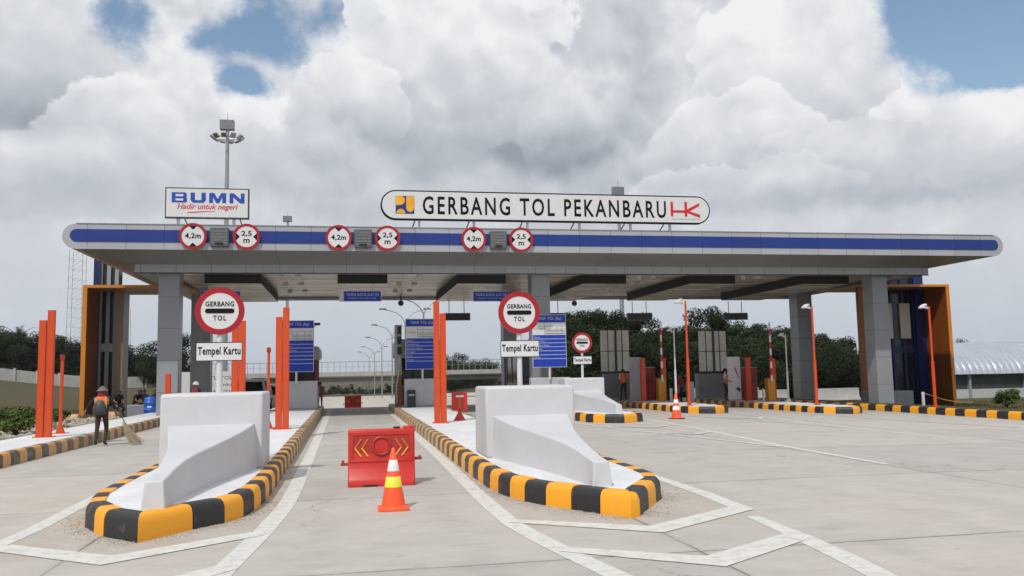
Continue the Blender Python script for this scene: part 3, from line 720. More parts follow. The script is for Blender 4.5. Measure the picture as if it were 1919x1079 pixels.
# ------------------------------------------------------------------ round toll signs on posts
def toll_sign(label, loc, base_z):
    t = thing('toll_sign', label, 'road sign', loc, 0, 'round red-rimmed toll gate signs')
    p = MB(); p.cyl((0, .07, 0), (0, .07, 3.1), .055, .05, 16); p.box(-.14, .14, -.07, .21, 0, .02)
    for s in (-1, 1): p.prism([(.055*s, 0), (.17*s, 0), (.055*s, .32)], .062, .078, 'y')
    p.build('post', galv_white, t, bevel=0)
    zc = 2.70
    d = MB(); d.prism(disc(0, zc, .42, 48), 0, .02, 'y'); o = d.build('disc', sign_white, t)
    ring = MB(); n = 64
    vs = []; 
    for rr, yy in ((.425, -.006), (.325, -.006), (.325, .0), (.425, .022)):
        vs += [(rr*math.cos(2*PI*i/n), yy, zc+rr*math.sin(2*PI*i/n)) for i in range(n)]
    ring.add(vs, [(k*n+i, k*n+(i+1) % n, ((k+1) % 4)*n+(i+1) % n, ((k+1) % 4)*n+i) for k in range(4) for i in range(n)])
    ring.build('red_rim', sign_red, t)
    MB().prism(stadium(-.25, .25, zc-.042, zc+.042), -.008, .0, 'y').build('black_bar', sign_black, t)
    text('GERBANG', 'lettering', sign_black, t, 0, zc+.125, -.001, h=.09, w=.49, bold=.022, space=1.1)
    text('TOL', 'lettering', sign_black, t, 0, zc-.128, -.001, h=.092, w=.22, bold=.022, space=1.3)
    pl = MB(); pl.prism(rrect(-.395, .395, 1.81, 2.145, .02), -.0, .015, 'y'); plate = pl.build('plate', sign_white, t)
    fr = MB()
    for (a, b_, c, d_) in ((-.395, .395, 2.133, 2.145), (-.395, .395, 1.81, 1.822), (-.395, -.385, 1.822, 2.133), (.385, .395, 1.822, 2.133)): fr.box(a, b_, -.004, -.0005, c, d_)
    fr.build('plate_border', sign_black, t)
    text('Tempel Kartu', 'lettering', sign_black, t, 0, 1.97, -.001, h=.18, w=.725, bold=.02, space=1.08)
    for z in (1.92, 2.1, 2.5, 2.95): MB().box(-.12, .12, .021, .034, z-.02, z+.02).build('bracket', galv, t)
    return t
s0 = toll_sign('round toll gate sign with card plate behind the nearest left nose block', (-2.22, 15.9, .30), 0)
dup(s0, (3.40, 16.75, .30), 0, 'round toll gate sign with card plate behind the near right nose block')
dup(s0, (9.60, 34.3, .30+gz(9.6)), 0, 'small distant round toll gate sign above the third nose block')

# ------------------------------------------------------------------ orange height-gauge posts
def post_pair(label, loc, hs, gap=.26, flip=1):
    t = thing('orange_post', label, 'post', loc, 0, 'tall orange steel posts at the lane edges')
    for k, (h, dx) in enumerate(hs):
        mb = MB()
        # an open C channel: web and two flanges
        x0, x1 = dx-.092, dx+.092
        mb.box(x0, x1, 0, .014, 0, h); mb.box(x0, x0+.014, -.10, 0, 0, h); mb.box(x1-.014, x1, -.10, 0, 0, h)
        mb.box(x0+.014, x1-.014, -.098, -.086, 0, h); mb.box(x0+.0145, x1-.0145, -.086, -.0, h-.014, h-.001)
        for zz in (.5, 1.3, 2.1, 2.9): mb.cyl((x0+.032, -.098, zz), (x0+.032, -.108, zz), .010, n=6); mb.cyl((x1-.032, -.098, zz), (x1-.032, -.108, zz), .010, n=6)
        mb.build('upright', orange, t, bevel=.004)
    fb = MB(); xs = [d for _, d in hs]; fb.box(min(xs)-.15, max(xs)+.15, -.17, .08, 0, .016)
    for x in (min(xs)-.14, max(xs)+.14):
        for y in (-.16, .05): fb.cyl((x, y, .016), (x, y, .04), .014, n=6)
    fb.build('base_plate', orange, t)
    return t
post_pair('pair of tall orange posts on the left pavement', (-8.17, 25.8, .286), [(3.22, -.105), (3.50, .105)])
post_pair('pair of tall orange posts standing behind the nearest left nose block', (-3.08, 26, .284), [(3.20, -.10), (3.18, .10)])
post_pair('pair of tall orange posts at the right edge of the near left island', (-1.86, 26.2, .284), [(3.30, -.10), (3.58, .10)])
post_pair('pair of tall orange posts by the middle blue tariff board', (2.88, 26.9, .284), [(3.80, -.10), (3.42, .10)])
def thin_post(label, loc, h, lean=0):
    t = thing('sensor_post', label, 'post', loc, 0, 'thin orange sensor posts')
    mb = MB(); mb.prism([(-.13, 0), (.13, 0), (.04, .25), (.036, h), (-.036, h), (-.04, .25)], -.04, .04, 'y'); mb.build('upright', orange, t, bevel=.006)
    MB().box(-.055, .055, -.07, .045, h-.08, h+.05).build('sensor_head', barrier_dark, t, bevel=.01)
    MB().box(-.2, .2, -.14, .14, 0, .02).build('base_plate', orange, t)
    return t
p0 = thin_post('thin orange sensor post just right of the left pavement posts', (-8.25, 27.4, .286), 2.25)
dup(p0, (-2.29, 26.6, .284), 0, 'thin orange sensor post behind the right corner of the nearest nose block', 1.05)
def short_post(label, x, y, z, h, w=.24):
    t = thing('orange_post', label, 'post', (x, y, z), 0, 'orange posts under the canopy')
    MB().box(-w/2, w/2, -.08, .08, 0, h).build('upright', orange, t, bevel=.01)
    MB().box(-w/2-.06, w/2+.06, -.14, .14, 0, .02).build('base_plate', orange, t)
    return t
short_post('short orange post in front of the left canopy column', -7.12, 36.9, .286, 1.75, .2)
short_post('orange post left of the dark red booth on the fourth island', 15.15, 42.6, .20, 2.25, .26)
short_post('orange post right of the first yellow barrier cabinet', 16.35, 42.8, .20, 2.2, .26)
short_post('orange post beside the white banner on the fifth island', 21.05, 42.6, .08, 2.3, .26)
short_post('orange post right of the second yellow barrier cabinet', 22.15, 42.0, .08, 2.2, .28)

# ------------------------------------------------------------------ canopy
FY, BY, RY, RF = 35.5, 38.0, 51.5, 54.0
XL, XR = -10.85, 31.05
t = thing('toll_canopy', 'wide grey toll plaza canopy with a blue stripe along its front', 'canopy', (0, FY, 0))
can = t
LY = lambda y: y-FY
mb = MB(); mb.prism(stadium(XL, XR, 6.93, 7.93, 16), 0, LY(RF), 'y'); mb.build('fascia', acp, t)
mb = MB(); mb.prism(stadium(XL+.28, XR-.28, 7.21, 7.71, 14), -.022, -.001, 'y'); mb.build('blue_band', acp_blue, t)
# slender panel joints standing slightly proud of the blue band are part of its material; thin reveal above and below
mb = MB(); mb.box(XL+.5, XR-.5, -.03, -.001, 7.925, 7.955); mb.build('coping', galv, t)
# inverted hopper soffit
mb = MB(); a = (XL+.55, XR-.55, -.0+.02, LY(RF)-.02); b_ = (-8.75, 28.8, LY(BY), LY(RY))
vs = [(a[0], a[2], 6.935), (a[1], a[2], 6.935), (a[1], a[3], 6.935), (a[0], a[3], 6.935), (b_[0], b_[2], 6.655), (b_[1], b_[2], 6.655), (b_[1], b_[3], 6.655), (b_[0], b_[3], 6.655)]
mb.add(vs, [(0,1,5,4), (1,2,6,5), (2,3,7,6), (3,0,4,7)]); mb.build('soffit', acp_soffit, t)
mb = MB(); x0, x1, y0, y1 = b_; w = .5
mb.box(x0, x1, y0, y0+w, 6.31, 6.66); mb.box(x0, x1, y1-w, y1, 6.31, 6.66); mb.box(x0, x0+w, y0+w, y1-w, 6.31, 6.66); mb.box(x1-w, x1, y0+w, y1-w, 6.31, 6.66)
mb.build('edge_beam', acp, t)
mb = MB(); mb.box(x0-.01, x1+.01, y0-.012, y0+.05, 6.275, 6.308); mb.box(x0-.01, x1+.01, y1-.05, y1+.012, 6.275, 6.308); mb.build('dark_trim', dark_gap, t)
mb = MB(); mb.box(x0+w, x1-w, y0+w, y1-w, 6.44, 6.5); mb.build('ceiling', ceil_mat, t)
for i, (cx, hw) in enumerate([(-4.95, 1.2), (.72, 1.12), (6.22, 1.15), (12.2, 1.1), (17.75, 1.2), (23.9, 1.3)]):
    mb = MB(); ya, yb = LY(39.3), LY(48.9)
    mb.add([(cx-hw, ya, 6.44), (cx+hw, ya, 6.44), (cx+hw, yb, 6.44), (cx-hw, yb, 6.44), (cx-hw, ya, 5.98), (cx+hw, ya, 5.98), (cx+hw, yb, 5.98), (cx-hw, yb, 5.98)],
           [(0,1,5,4), (1,2,6,5), (2,3,7,6), (3,0,4,7), (0,1,2,3)], 0)
    mb.add([(cx-hw, ya, 5.979), (cx+hw, ya, 5.979), (cx+hw, yb, 5.979), (cx-hw, yb, 5.979)], [(0,1,2,3)], 1)
    mb.build('dropped_ceiling_box', [dark_gap, ceil_mat], t)
cols = [(-7.46, 38.9), (8.85, 38.9), (26.35, 38.9), (-7.75, 49), (9.4, 49), (27.95, 49)]
for i, (cx, cy) in enumerate(cols):
    z0 = gz(cx)-.1; mb = MB(); h = .43 if i < 3 else .5
    mb.box(cx-h, cx+h, LY(cy)-h, LY(cy)+h, z0, 6.44)
    c_ = mb.build('column', col_clad, t, bevel=.02)
    for k in range(1, 5):
        jb = MB(); z = z0+1.35*k; jb.box(cx-h-.003, cx+h+.003, LY(cy)-h-.003, LY(cy)+h+.003, z, z+.014); jb.build('panel_joint', led_grey, c_)
for px_, y_ in ((3.15, 50.6), (13.9, 51.5-.3)):
    mb = MB(); mb.cyl((px_, LY(y_), 6.45), (px_, LY(y_), 6.1), .04); mb.ball((px_, LY(y_), 6.02), .17, 8); mb.build('dome_camera', led_grey, t, smooth=True)
# small fittings on the ceiling
mb = MB()
for px_ in (-2.2, 3.4, 9.5, 15.0, 20.6):
    for y_ in (40.2, 43.5, 47): mb.cyl((px_, LY(y_), 6.44), (px_, LY(y_), 6.36), .14, n=14); mb.box(px_-.9, px_-.65, LY(y_)-.03, LY(y_)+.03, 6.3, 6.44)
mb.build('downlight', galv_white, t)

# ------------------------------------------------------------------ signs on the canopy
def limit_sign(label, x, kind):
    t = thing('limit_sign', label, 'road sign', (x, 35.36, 7.455), 0, 'height and width limit signs on the canopy front')
    MB().prism(disc(0, 0, .52, 44), 0, .1, 'y').build('disc', sign_white, t)
    ring = MB(); n = 56; vs = []
    for rr, yy in ((.53, -.01), (.425, -.01), (.425, .0), (.53, .06)): vs += [(rr*math.cos(2*PI*i/n), yy, rr*math.sin(2*PI*i/n)) for i in range(n)]
    ring.add(vs, [(k*n+i, k*n+(i+1) % n, ((k+1) % 4)*n+(i+1) % n, ((k+1) % 4)*n+i) for k in range(4) for i in range(n)]); ring.build('red_rim', sign_red, t)
    ar = MB()
    if kind == 'h':
        ar.prism([(-.16, .415), (.16, .415), (0, .26)], -.006, .0, 'y'); ar.prism([(-.16, -.415), (0, -.26), (.16, -.415)], -.006, .0, 'y')
        text('4,2m', 'lettering', sign_black, t, 0, 0, -.001, h=.25, w=.60, bold=.026, space=1.05)
    else:
        ar.prism([(-.415, -.16), (-.26, 0), (-.415, .16)], -.006, .0, 'y'); ar.prism([(.415, -.16), (.415, .16), (.26, 0)], -.006, .0, 'y')
        text('2,5', 'lettering', sign_black, t, 0, .12, -.001, h=.24, w=.40, bold=.02)
        text('m', 'lettering', sign_black, t, 0, -.17, -.001, h=.16, w=.24, bold=.02)
    ar.build('arrow', sign_black, t)
    return t
pos = [(-6.0, 'h', 'leftmost pair, left of its grey box'), (-3.95, 'w', 'leftmost pair, right of its grey box'), (-.32, 'h', 'middle pair, left of its grey box'),
       (1.67, 'w', 'middle pair, right of its grey box'), (5.28, 'h', 'rightmost pair, left of its grey box'), (7.33, 'w', 'rightmost pair, right of its grey box')]
for x, k, l in pos: limit_sign('round %s limit sign of the %s' % ('4,2m height' if k == 'h' else '2,5 m width', l), x, k)
def lane_lamp(label, x):
    t = thing('lane_signal', label, 'signal box', (x, 35.25, 7.42), 0, 'grey lane signal boxes on the canopy front')
    MB().box(-.36, .36, 0, .225, -.38, .38).build('housing', led_grey, t, bevel=.02)
    f = MB()
    for a in (-.24, -.12, 0, .12, .24):
        f.box(-.31, .31, -.012, -.001, a-.045, a+.045)
    f.build('led_panel', mat('dim_led_face', (.16, .165, .165), .5, var=.4, vs=14), t)
    MB().prism(stadium(-.16, .16, -.30, -.22), -.04, -.013, 'y').build('visor', black_box, t)
    return t
l0 = lane_lamp('grey square signal box between the leftmost pair of limit signs', -4.98)
dup(l0, (.67, 35.25, 7.42), 0, 'grey square signal box between the middle pair of limit signs')
dup(l0, (6.33, 35.25, 7.42), 0, 'grey square signal box between the rightmost pair of limit signs')

# toll name board
t = thing('name_board', 'long white pill-shaped board with the toll gate name above the canopy', 'sign board', (9.0, 36.6, 7.9))
Bz0, Bz1 = .63, 1.81; bx = 7.5
mb = MB(); mb.prism(stadium(-bx-.06, bx+.06, Bz0-.06, Bz1+.06, 20), .0, .22, 'y'); mb.build('frame', sign_black, t)
mb = MB(); mb.prism(stadium(-bx, bx, Bz0, Bz1, 20), -.02, -.001, 'y'); mb.build('face', sign_white, t)
zc = (Bz0+Bz1)/2
text('GERBANG TOL PEKANBARU', 'lettering', sign_black, t, -.18, zc, -.022, h=.80, w=11.15, bold=.016, space=1.28)
mb = MB(); lx = -6.92; s = .39
mb.prism([(lx, zc-s), (lx+.80, zc-s), (lx+.80, zc+s), (lx, zc+s)], -.03, -.021, 'y'); mb.build('emblem', mat('emblem_navy', (.02, .03, .2), .4), t)
ey = mat('emblem_yellow', (.85, .42, .02), .4); mb = MB()
half = [(lx+.06+.0, zc+s-.02), (lx+.02, zc-.06)] 
mb.prism([(lx+.01, zc-.03), (lx+.01, zc+s-.01)]+[(lx+.16+.24*math.sin(a), zc+.195+.215*math.cos(a)) for a in [PI*i/12 for i in range(13)]], -.036, -.031, 'y')
mb.prism([(lx+.46, zc+s-.01)]+[(lx+.62-.165*math.cos(a), zc-.12-.19*math.sin(a)) for a in [PI*i/12 for i in range(13)]]+[(lx+.79, zc+s-.01)], -.036, -.031, 'y')
mb.prism([(lx+.03, zc-s+.01)]+[(lx+.22-.19*math.cos(a), zc-s+.01+.2*math.sin(a)) for a in [PI*i/10 for i in range(11)]], -.036, -.031, 'y')
mb.build('emblem_shapes', ey, t)
hr = mat('logo_red', (.62, .015, .015), .4); mb = MB(); hx = 5.62
for (a, b2, c2, d2) in ((0, .12, -.36, .38), (.68, .80, -.36, .38), (.12, .68, -.17, -.05)): mb.box(hx+a, hx+b2, -.032, -.021, zc+c2*.92+.02, zc+d2*.92+.02)
mb.prism([(hx+.80, zc-.12), (hx+1.40, zc+.20), (hx+1.40, zc+.33), (hx+.80, zc+.02)], -.034, -.0215, 'y'); mb.prism([(hx+.80, zc-.13), (hx+.80, zc-.03), (hx+1.42, zc-.22), (hx+1.42, zc-.36)], -.036, -.0225, 'y')
mb.build('red_logo', hr, t)
text('HUTAMA KARYA', 'lettering', mat('small_print', (.25, .2, .25), .5), t, hx+.75, zc-.44, -.022, h=.06, w=1.35)
mb = MB()
for x in (-5.9, -3.5, -1.1, 1.3, 3.7, 5.6):
    mb.box(x-.05, x+.05, .06, .16, 0, Bz0); mb.cyl((x-.35, 1.3, 0), (x-.1, .15, Bz0+.2), .035)
mb.build('support', galv, t)
# rectangular roof sign
t = thing('roof_sign', 'white rectangular roof sign with bold blue letters over red script', 'sign board', (-5.66, 36.6, 7.9))
mb = MB(); mb.box(-1.66, 1.66, 0, .2, .50, 1.78); mb.build('frame', mat('dark_frame', (.05, .05, .055), .4), t)
MB().box(-1.61, 1.61, -.02, -.001, .55, 1.73).build('face', sign_white, t)
blue_l = mat('letter_blue', (.015, .07, .42), .35)
def bumn(t):
    # four wide slab letters, 0.62 m wide each, drawn as plain polygons
    z0, z1, w, g = 1.15, 1.57, .60, .135; x = -1.40; h = z1-z0; k = .105; kv = .17
    L_ = []
    L_.append([(0, z0), (w-.06, z0), (w, z0+.05), (w, z0+h*.42), (w-.05, z0+h*.5), (w-.02, z0+h*.58), (w-.02, z1-.05), (w-.08, z1), (0, z1)])
    L_.append([(w+g+a, b) for a, b in [(0, z1), (0, z0+.1), (.1, z0), (w-.1, z0), (w, z0+.1), (w, z1), (w-kv, z1), (w-kv, z0+k+.02), (w-kv-.02, z0+k), (kv+.02, z0+k), (kv, z0+k+.02), (kv, z1)]])
    wm = w*1.12
    L_.append([(2*(w+g)+a, b) for a, b in [(0, z0), (0, z1), (.20, z1), (wm/2, z0+.17), (wm-.20, z1), (wm, z1), (wm, z0), (wm-.15, z0), (wm-.15, z1-.17), (wm/2+.06, z0), (wm/2-.06, z0), (.15, z1-.17), (.15, z0)]])
    L_.append([(2*(w+g)+wm+g+a, b) for a, b in [(0, z0), (0, z1), (.17, z1), (w-.15, z0+.17), (w-.15, z1), (w, z1), (w, z0), (w-.17, z0), (.15, z1-.17), (.15, z0)]])
    mb = MB()
    for i, P in enumerate(L_): mb.prism([(x+a, b) for a, b in P], -.030, -.0215, 'y')
    mb.build('lettering', blue_l, t)
    c = MB()
    for (a, b) in ((z0+.075, z0+.165), (z0+.255, z0+.345)): c.box(x+.15, x+.45, -.0325, -.0305, a, b)
    c.build('letter_counter', sign_white, t)
bumn(t)
text('Hadir untuk negeri', 'script', hr, t, .02, .96, -.022, h=.30, w=2.4, bold=.012, shear=.28)
mb = MB(); n = 12; up_ = [(-.78+1.1*i/n, .745+.035*math.sin(i/n*2)+.03*i/n) for i in range(n+1)]; lo_ = [(x, z-.045*(1-abs(i/n-.3))) for i, (x, z) in enumerate(up_)]
mb.prism(up_+lo_[::-1], -.028, -.021, 'y'); mb.build('underline', hr, t)
mb = MB()
for x in (-1.15, 1.05): mb.box(x-.06, x+.06, .05, .15, 0, .50); mb.cyl((x+.35, 1.2, 0), (x+.22, .2, .55), .03)
mb.build('support', galv, t)

# hanging lane signs
def hang_sign(label, x, y, z, w, h, kind, top):
    t = thing('hanging_sign', label, 'hanging sign', (x, y, z), 0, 'blue hanging signs under the canopy' if kind == 'blue' else 'grey display boxes hanging under the rear of the canopy')
    if kind == 'blue':
        MB().box(-w/2, w/2, 0, .05, 0, h).build('panel', mat('pale_blue_border', (.25, .32, .55), .4), t)
        MB().box(-w/2+.03, w/2-.03, -.008, -.001, .03, h-.03).build('face', blue_sign, t)
        text('TANDA MASUK ALAT INI', 'lettering', pale_print, t, 0, h*.66, -.009, h=.14, w=w*.86, bold=.01)
        text('tempelkan kartu pada reader', 'lettering', pale_print, t, 0, h*.30, -.009, h=.09, w=w*.74)
    else:
        MB().box(-w/2, w/2, 0, .22, 0, h).build('housing', led_grey, t, bevel=.015)
        MB().box(-w/2+.05, w/2-.05, -.006, -.001, .05, h-.05).build('screen', mat('dark_screen', (.06, .062, .064), .35, var=.2, vs=10), t)
    for s in (-.28, .28): MB().cyl((s*w, .1 if kind != 'blue' else .03, h), (s*w, .1 if kind != 'blue' else .03, top-z), .022, n=8).build('hanger_rod', galv_white if kind == 'blue' else led_grey, t)
    return t
h0 = hang_sign('small blue sign hanging over the centre lane', .72, 39.1, 5.22, 1.72, .48, 'blue', 5.98)
h0.location.y = 39.9
dup(h0, (-5.55, 39.9, 5.22), 0, 'small blue sign hanging over the left lane behind the round sign')
dup(h0, (6.75, 39.9, 5.20), 0, 'small blue sign hanging left of the near right round sign')
h1 = hang_sign('grey display box hanging right of the middle tariff board', 6.2, 48.5, 4.85, 1.55, .42, 'grey', 5.98)
dup(h1, (11.75, 48.5, 4.82), 0, 'grey display box hanging right of the centre column')
dup(h1, (17.2, 48.5, 4.79), 0, 'grey display box hanging above the first yellow barrier cabinet')
dup(h1, (23.35, 48.5, 4.76), 0, 'rightmost grey display box, hanging above the second yellow barrier cabinet')

# ------------------------------------------------------------------ tariff boards + crash walls + booths
def tariff(label, x, y, z0):
    t = thing('tariff_board', label, 'tariff board', (x, y, z0), 0, 'blue tariff boards in front of the booths')
    w = .79
    MB().cyl((0, .06, 1.2), (0, .06, 2.0), .05, n=12).build('post', galv_white, t)
    MB().box(-w, w, 0, .06, 1.74, 4.12).build('panel', mat('board_edge', (.45, .47, .55), .4), t)
    MB().box(-w+.03, w-.03, -.006, -.001, 1.77, 4.09).build('face', blue_sign, t)
    MB().box(-w+.03, w-.03, -.012, -.0065, 3.20, 3.76).build('price_table', sign_white, t)
    g = MB()
    g.box(-.22, -.205, -.015, -.0125, 3.2, 3.76); g.box(-.205, w-.03, -.015, -.0125, 3.60, 3.615)
    for xx in (.02, .36, .58): g.box(xx, xx+.012, -.015, -.0125, 3.2, 3.6)
    for zz in (3.33, 3.46):
        g.box(-.205, w-.03, -.0152, -.0127, zz, zz+.01)
    for k in range(14):
        xx = -.17+.065*k; g.box(xx, xx+.04, -.016, -.0125, 3.37+.0*k, 3.42); g.box(xx, xx+.045, -.016, -.0125, 3.24, 3.29)
    g.build('table_lines', mat('table_ink', (.12, .12, .14), .5), t)
    r = MB()
    for k in range(6): z = 3.02-.178*k; r.box(-w+.03, w-.03, -.011, -.0065, z-.012, z+.012)
    r.build('row_line', pale_print, t)
    text('TARIF TOL (Rp)', 'lettering', pale_print, t, 0, 3.93, -.0065, h=.17, w=1.15, bold=.01)
    text('Golongan', 'lettering', mat('table_ink', (.12,)*3), t, -.49, 3.48, -.0125, h=.09, w=.42)
    for k, s in enumerate(['Minas', 'Petapahan', 'Kandis Utara', 'Pinggir', 'Duri', 'Dumai']):
        text(s, 'lettering', pale_print, t, -.72, 3.095-.178*k, -.0065, h=.075, w=.06*len(s), align='LEFT')
    return t
def crash_wall(label, x, y, z0, w, h, d=.5, m=None):
    t = thing('crash_wall', label, 'concrete wall', (x, y, z0), 0, 'low grey walls in front of the toll booths')
    MB().box(-w/2, w/2, 0, d, 0, h).build('wall', m or mat('pale_wall_paint', (.47, .48, .51), .6, var=.08, vs=1.2, streak=.1), t, bevel=.03)
    MB().box(-w/2-.015, w/2+.015, -.015, d+.015, 0, .09).build('plinth', conc, t)
    return t
tb = tariff('blue tariff board behind the orange posts of the near left island', -2.27, 40.6, .284)
dup(tb, (3.50, 40.3, .30), 0, 'middle blue tariff board, left of an orange post pair')
dup(tb, (8.98, 37.55, .27), 0, 'blue tariff board right of the near right round sign')
crash_wall('low pale wall under the left blue tariff board', -2.2, 40.9, .284, 1.75, 1.33)
crash_wall('low pale wall with a black cabinet under the middle blue tariff board', 3.55, 40.6, .284, 1.75, 1.33)
crash_wall('low pale wall under the third blue tariff board', 9.05, 37.72, .26, 1.8, 1.3)
crash_wall('low grey wall behind the person in a red vest seen from behind', 15.1, 46.0, .2, 2.0, 1.45, m=grey_box)
crash_wall('low grey wall left of the person by the white banner', 20.7, 46.0, .08, 2.1, 1.45, m=grey_box)
crash_wall('small grey block left of the orange lamp pole', 16.95, 40.6, gz(17), .34, 1.3, .3, grey_box)
t = thing('utility_cabinet', 'small black cabinet fixed low in front of the middle pale wall', 'cabinet', (2.98, 40.42, .284))
MB().box(-.19, .19, 0, .17, 0, .8).build('body', black_box, t, bevel=.02); MB().box(-.13, .13, -.006, -.001, .55, .6).build('slot', sign_white, t)
t = thing('camera', 'small dark camera on the right corner of the left tariff board', 'camera', (-1.48, 40.8, 4.2), 0)
MB().box(.0, .28, -.06, .08, -.02, .1).build('body', black_box, t, bevel=.02); MB().cyl((-.02, .05, -.1), (.1, .05, -.0), .02).build('bracket', galv, t)

def booth(label, x, y, z0, w, d, h, m_low, side=1, dark=False):
    t = thing('toll_booth', label, 'toll booth', (x, y, z0), 0, 'toll booths on the islands')
    MB().box(-w/2, w/2, 0, d, 0, 1.0).build('lower_wall', m_low, t, bevel=.02)
    MB().box(-w/2+.03, w/2-.03, .03, d-.03, 1.0, 2.35).build('window_band', glass_dark, t)
    for xx in (-w/2, w/2-.09):
        for yy in (0, d/2-.045, d-.09): MB().box(xx, xx+.09, yy, yy+.09, 1.0, 2.35).build('window_frame', m_low, t)
    MB().prism(rrect(-w/2-.10, w/2+.14, 2.35, h, .18), -.15, d+.15, 'y').build('roof', mat('booth_roof_grey', (.33, .34, .35), .35, metal=.3), t, smooth='auto')
    return t
booth('toll booth with grey hood and dark red side left of the centre lane', -2.25, 43.2, .284, 1.66, 3.0, 3.0, dk_red)
booth('tall toll booth with brown side right of the centre lane', 3.62, 43.2, .284, 2.2, 3.0, 3.3, brown_shade_clad)
booth('toll booth behind the third tariff board', 9.6, 43.5, .26, 1.9, 3.0, 2.9, dk_red)
# vertical equipment rack on the right-hand booth, facing the lane
t = thing('card_reader_post', 'tall grey and black equipment post at the left edge of the middle booth', 'equipment post', (2.42, 41.9, .284))
MB().box(-.12, .22, 0, .3, 1.5, 3.95).build('grey_housing', galv, t, bevel=.02)
e = MB()
for z in (3.5, 3.0, 2.5): e.box(.0, .2, -.06, -.001, z, z+.38)
e.build('signal_lamp', black_box, t, bevel=.01)
MB().box(-.10, .2, .02, .28, 0, 1.5).build('brown_base', mat('brown_base_paint', (.28, .13, .05), .5), t)
MB().tube([(-.02, -.05, 0.2), (-.06, -.12, .9), (.05, -.1, 1.6), (.1, -.05, 2.4)], .03).build('white_cable', galv_white, t)
for (x, z0, l1) in ((15.75, .2, 'dark red box booth left of the first yellow barrier cabinet'), (21.65, .08, 'dark red box booth left of the second yellow barrier cabinet')):
    t = thing('card_machine', l1, 'ticket machine', (x, 43.6, z0), 0, 'dark red machines on the right islands')
    MB().box(-.42, .42, 0, .9, .0, 1.72).build('body', dk_red, t, bevel=.03); MB().box(-.3, .3, -.01, -.001, .9, 1.4).build('panel', mat('machine_panel', (.16, .02, .02), .3), t)
    MB().box(-.44, .44, -.0, .92, 1.722, 1.78).build('cap', grey_box, t)
def gate_barrier(label, x, y, z0, h):
    t = thing('barrier_gate', label, 'barrier gate', (x, y, z0), 0, 'yellow boom barrier cabinets with raised arms')
    MB().box(-.2, .2, -.2, .2, 0, 1.15).build('cabinet', yel_box, t, bevel=.03)
    MB().box(-.21, .21, -.21, .21, 1.152, 1.19).build('lid', mat('orange_lid', (.5, .14, .02), .4), t)
    mb = MB(); n = 9; 
    for k in range(n): mb.box(-.045+.01*k/n, .045+.01*k/n, -.26, -.22, 1.0+k*(h-1)/n, 1.0+(k+1)*(h-1)/n, k % 2)
    mb.build('raised_arm', [refl_white, barrier_red], t); return t
g0 = gate_barrier('yellow boom cabinet with a raised arm left of the orange lamp pole', 16.0, 42.3, .2, 4.1)
dup(g0, (21.75, 41.6, .08), 0, 'yellow boom cabinet with a raised arm right of the white banner')
def rear_board(label, x, y, z0):
    t = thing('rear_board', label, 'board', (x, y, z0), 0, 'tariff boards seen from behind')
    mb = MB(); n = 40; pts = []
    top = [(-.84+1.68*i/n, (.014 if i % 4 < 2 else 0)) for i in range(n+1)]
    vs = [(x_, -.01-d, 1.62) for x_, d in top]+[(x_, -.01-d, 3.95) for x_, d in top]
    mb.add(vs, [(i, i+1, n+2+i, n+1+i) for i in range(n)]); mb.box(-.84, .84, 0, .05, 1.62, 3.95); mb.build('panel', corr_back, t)
    f = MB()
    for xx in (-.42, 0, .42): f.box(xx-.02, xx+.02, -.05, -.026, 1.62, 3.95)
    f.box(-.84, .84, -.06, -.052, 2.75, 2.79); f.build('frame', mat('dark_bar', (.12, .11, .1), .5, metal=.4), t)
    MB().cyl((.05, -.1, 0), (.05, -.1, 4.0), .045, n=10).build('post', led_grey, t); return t
r0 = rear_board('weathered grey board seen from behind, above the person in a red vest', 15.05, 46.9, .15)
dup(r0, (21.0, 46.9, .05), 0, 'weathered grey board seen from behind, left of the white banner')
for i, (x, y, z, l) in enumerate([(16.25, 41.6, .2, 'small white bollard right of the first yellow barrier cabinet'), (16.45, 42.0, .2, 'small white bollard next to the grey block by the first orange lamp pole'), (21.2, 41.3, .08, 'small white bollard left of the second yellow barrier cabinet')]):
    t = thing('bollard', l, 'bollard', (x, y, z), 0, 'small white bollards under the canopy'); MB().cyl((0, 0, 0), (0, 0, .62), .06, .055, 12).build('tube', galv_white, t); MB().cyl((0, 0, .622), (0, 0, .66), .062, .03, 12).build('cap', galv_white, t)
# white banner with a magenta swoosh on the fifth island
t = thing('banner_stand', 'white roll-up banner with a magenta curve beside an orange post', 'banner', (20.62, 43.4, .08))
MB().box(-.38, .38, 0, .03, .05, 2.35).build('cloth', sign_white, t)
mb = MB(); n = 14; a1 = [(.02+.34*(i/n), 1.75-.75*(i/n)**1.2-.10*math.sin(PI*i/n)) for i in range(n+1)]; a2 = [(x, z+.18*math.sin(PI*min(1, i/n+.12))) for i, (x, z) in enumerate(a1)]
mb.prism(a1+a2[::-1], -.004, -.0005, 'y'); mb.build('swoosh', mat('magenta_print', (.35, .02, .14), .4), t)
mb = MB(); mb.prism([(.05, .62), (.3, .45), (.36, .62), (.2, .72)], -.004, -.0005, 'y'); mb.build('print', mat('navy_print', (.04, .05, .14), .4), t)
MB().box(-.42, .42, -.08, .12, 0, .05).build('foot', galv, t)
t = thing('banner_stand', 'white narrow panel left of an orange post on the fourth island', 'banner', (15.0, 43.4, .2))
MB().box(-.3, .34, 0, .05, .05, 2.3).build('cloth', mat('grey_white_panel', (.42, .42, .45), .5), t); MB().box(-.35, .4, -.08, .14, 0, .05).build('foot', galv, t)

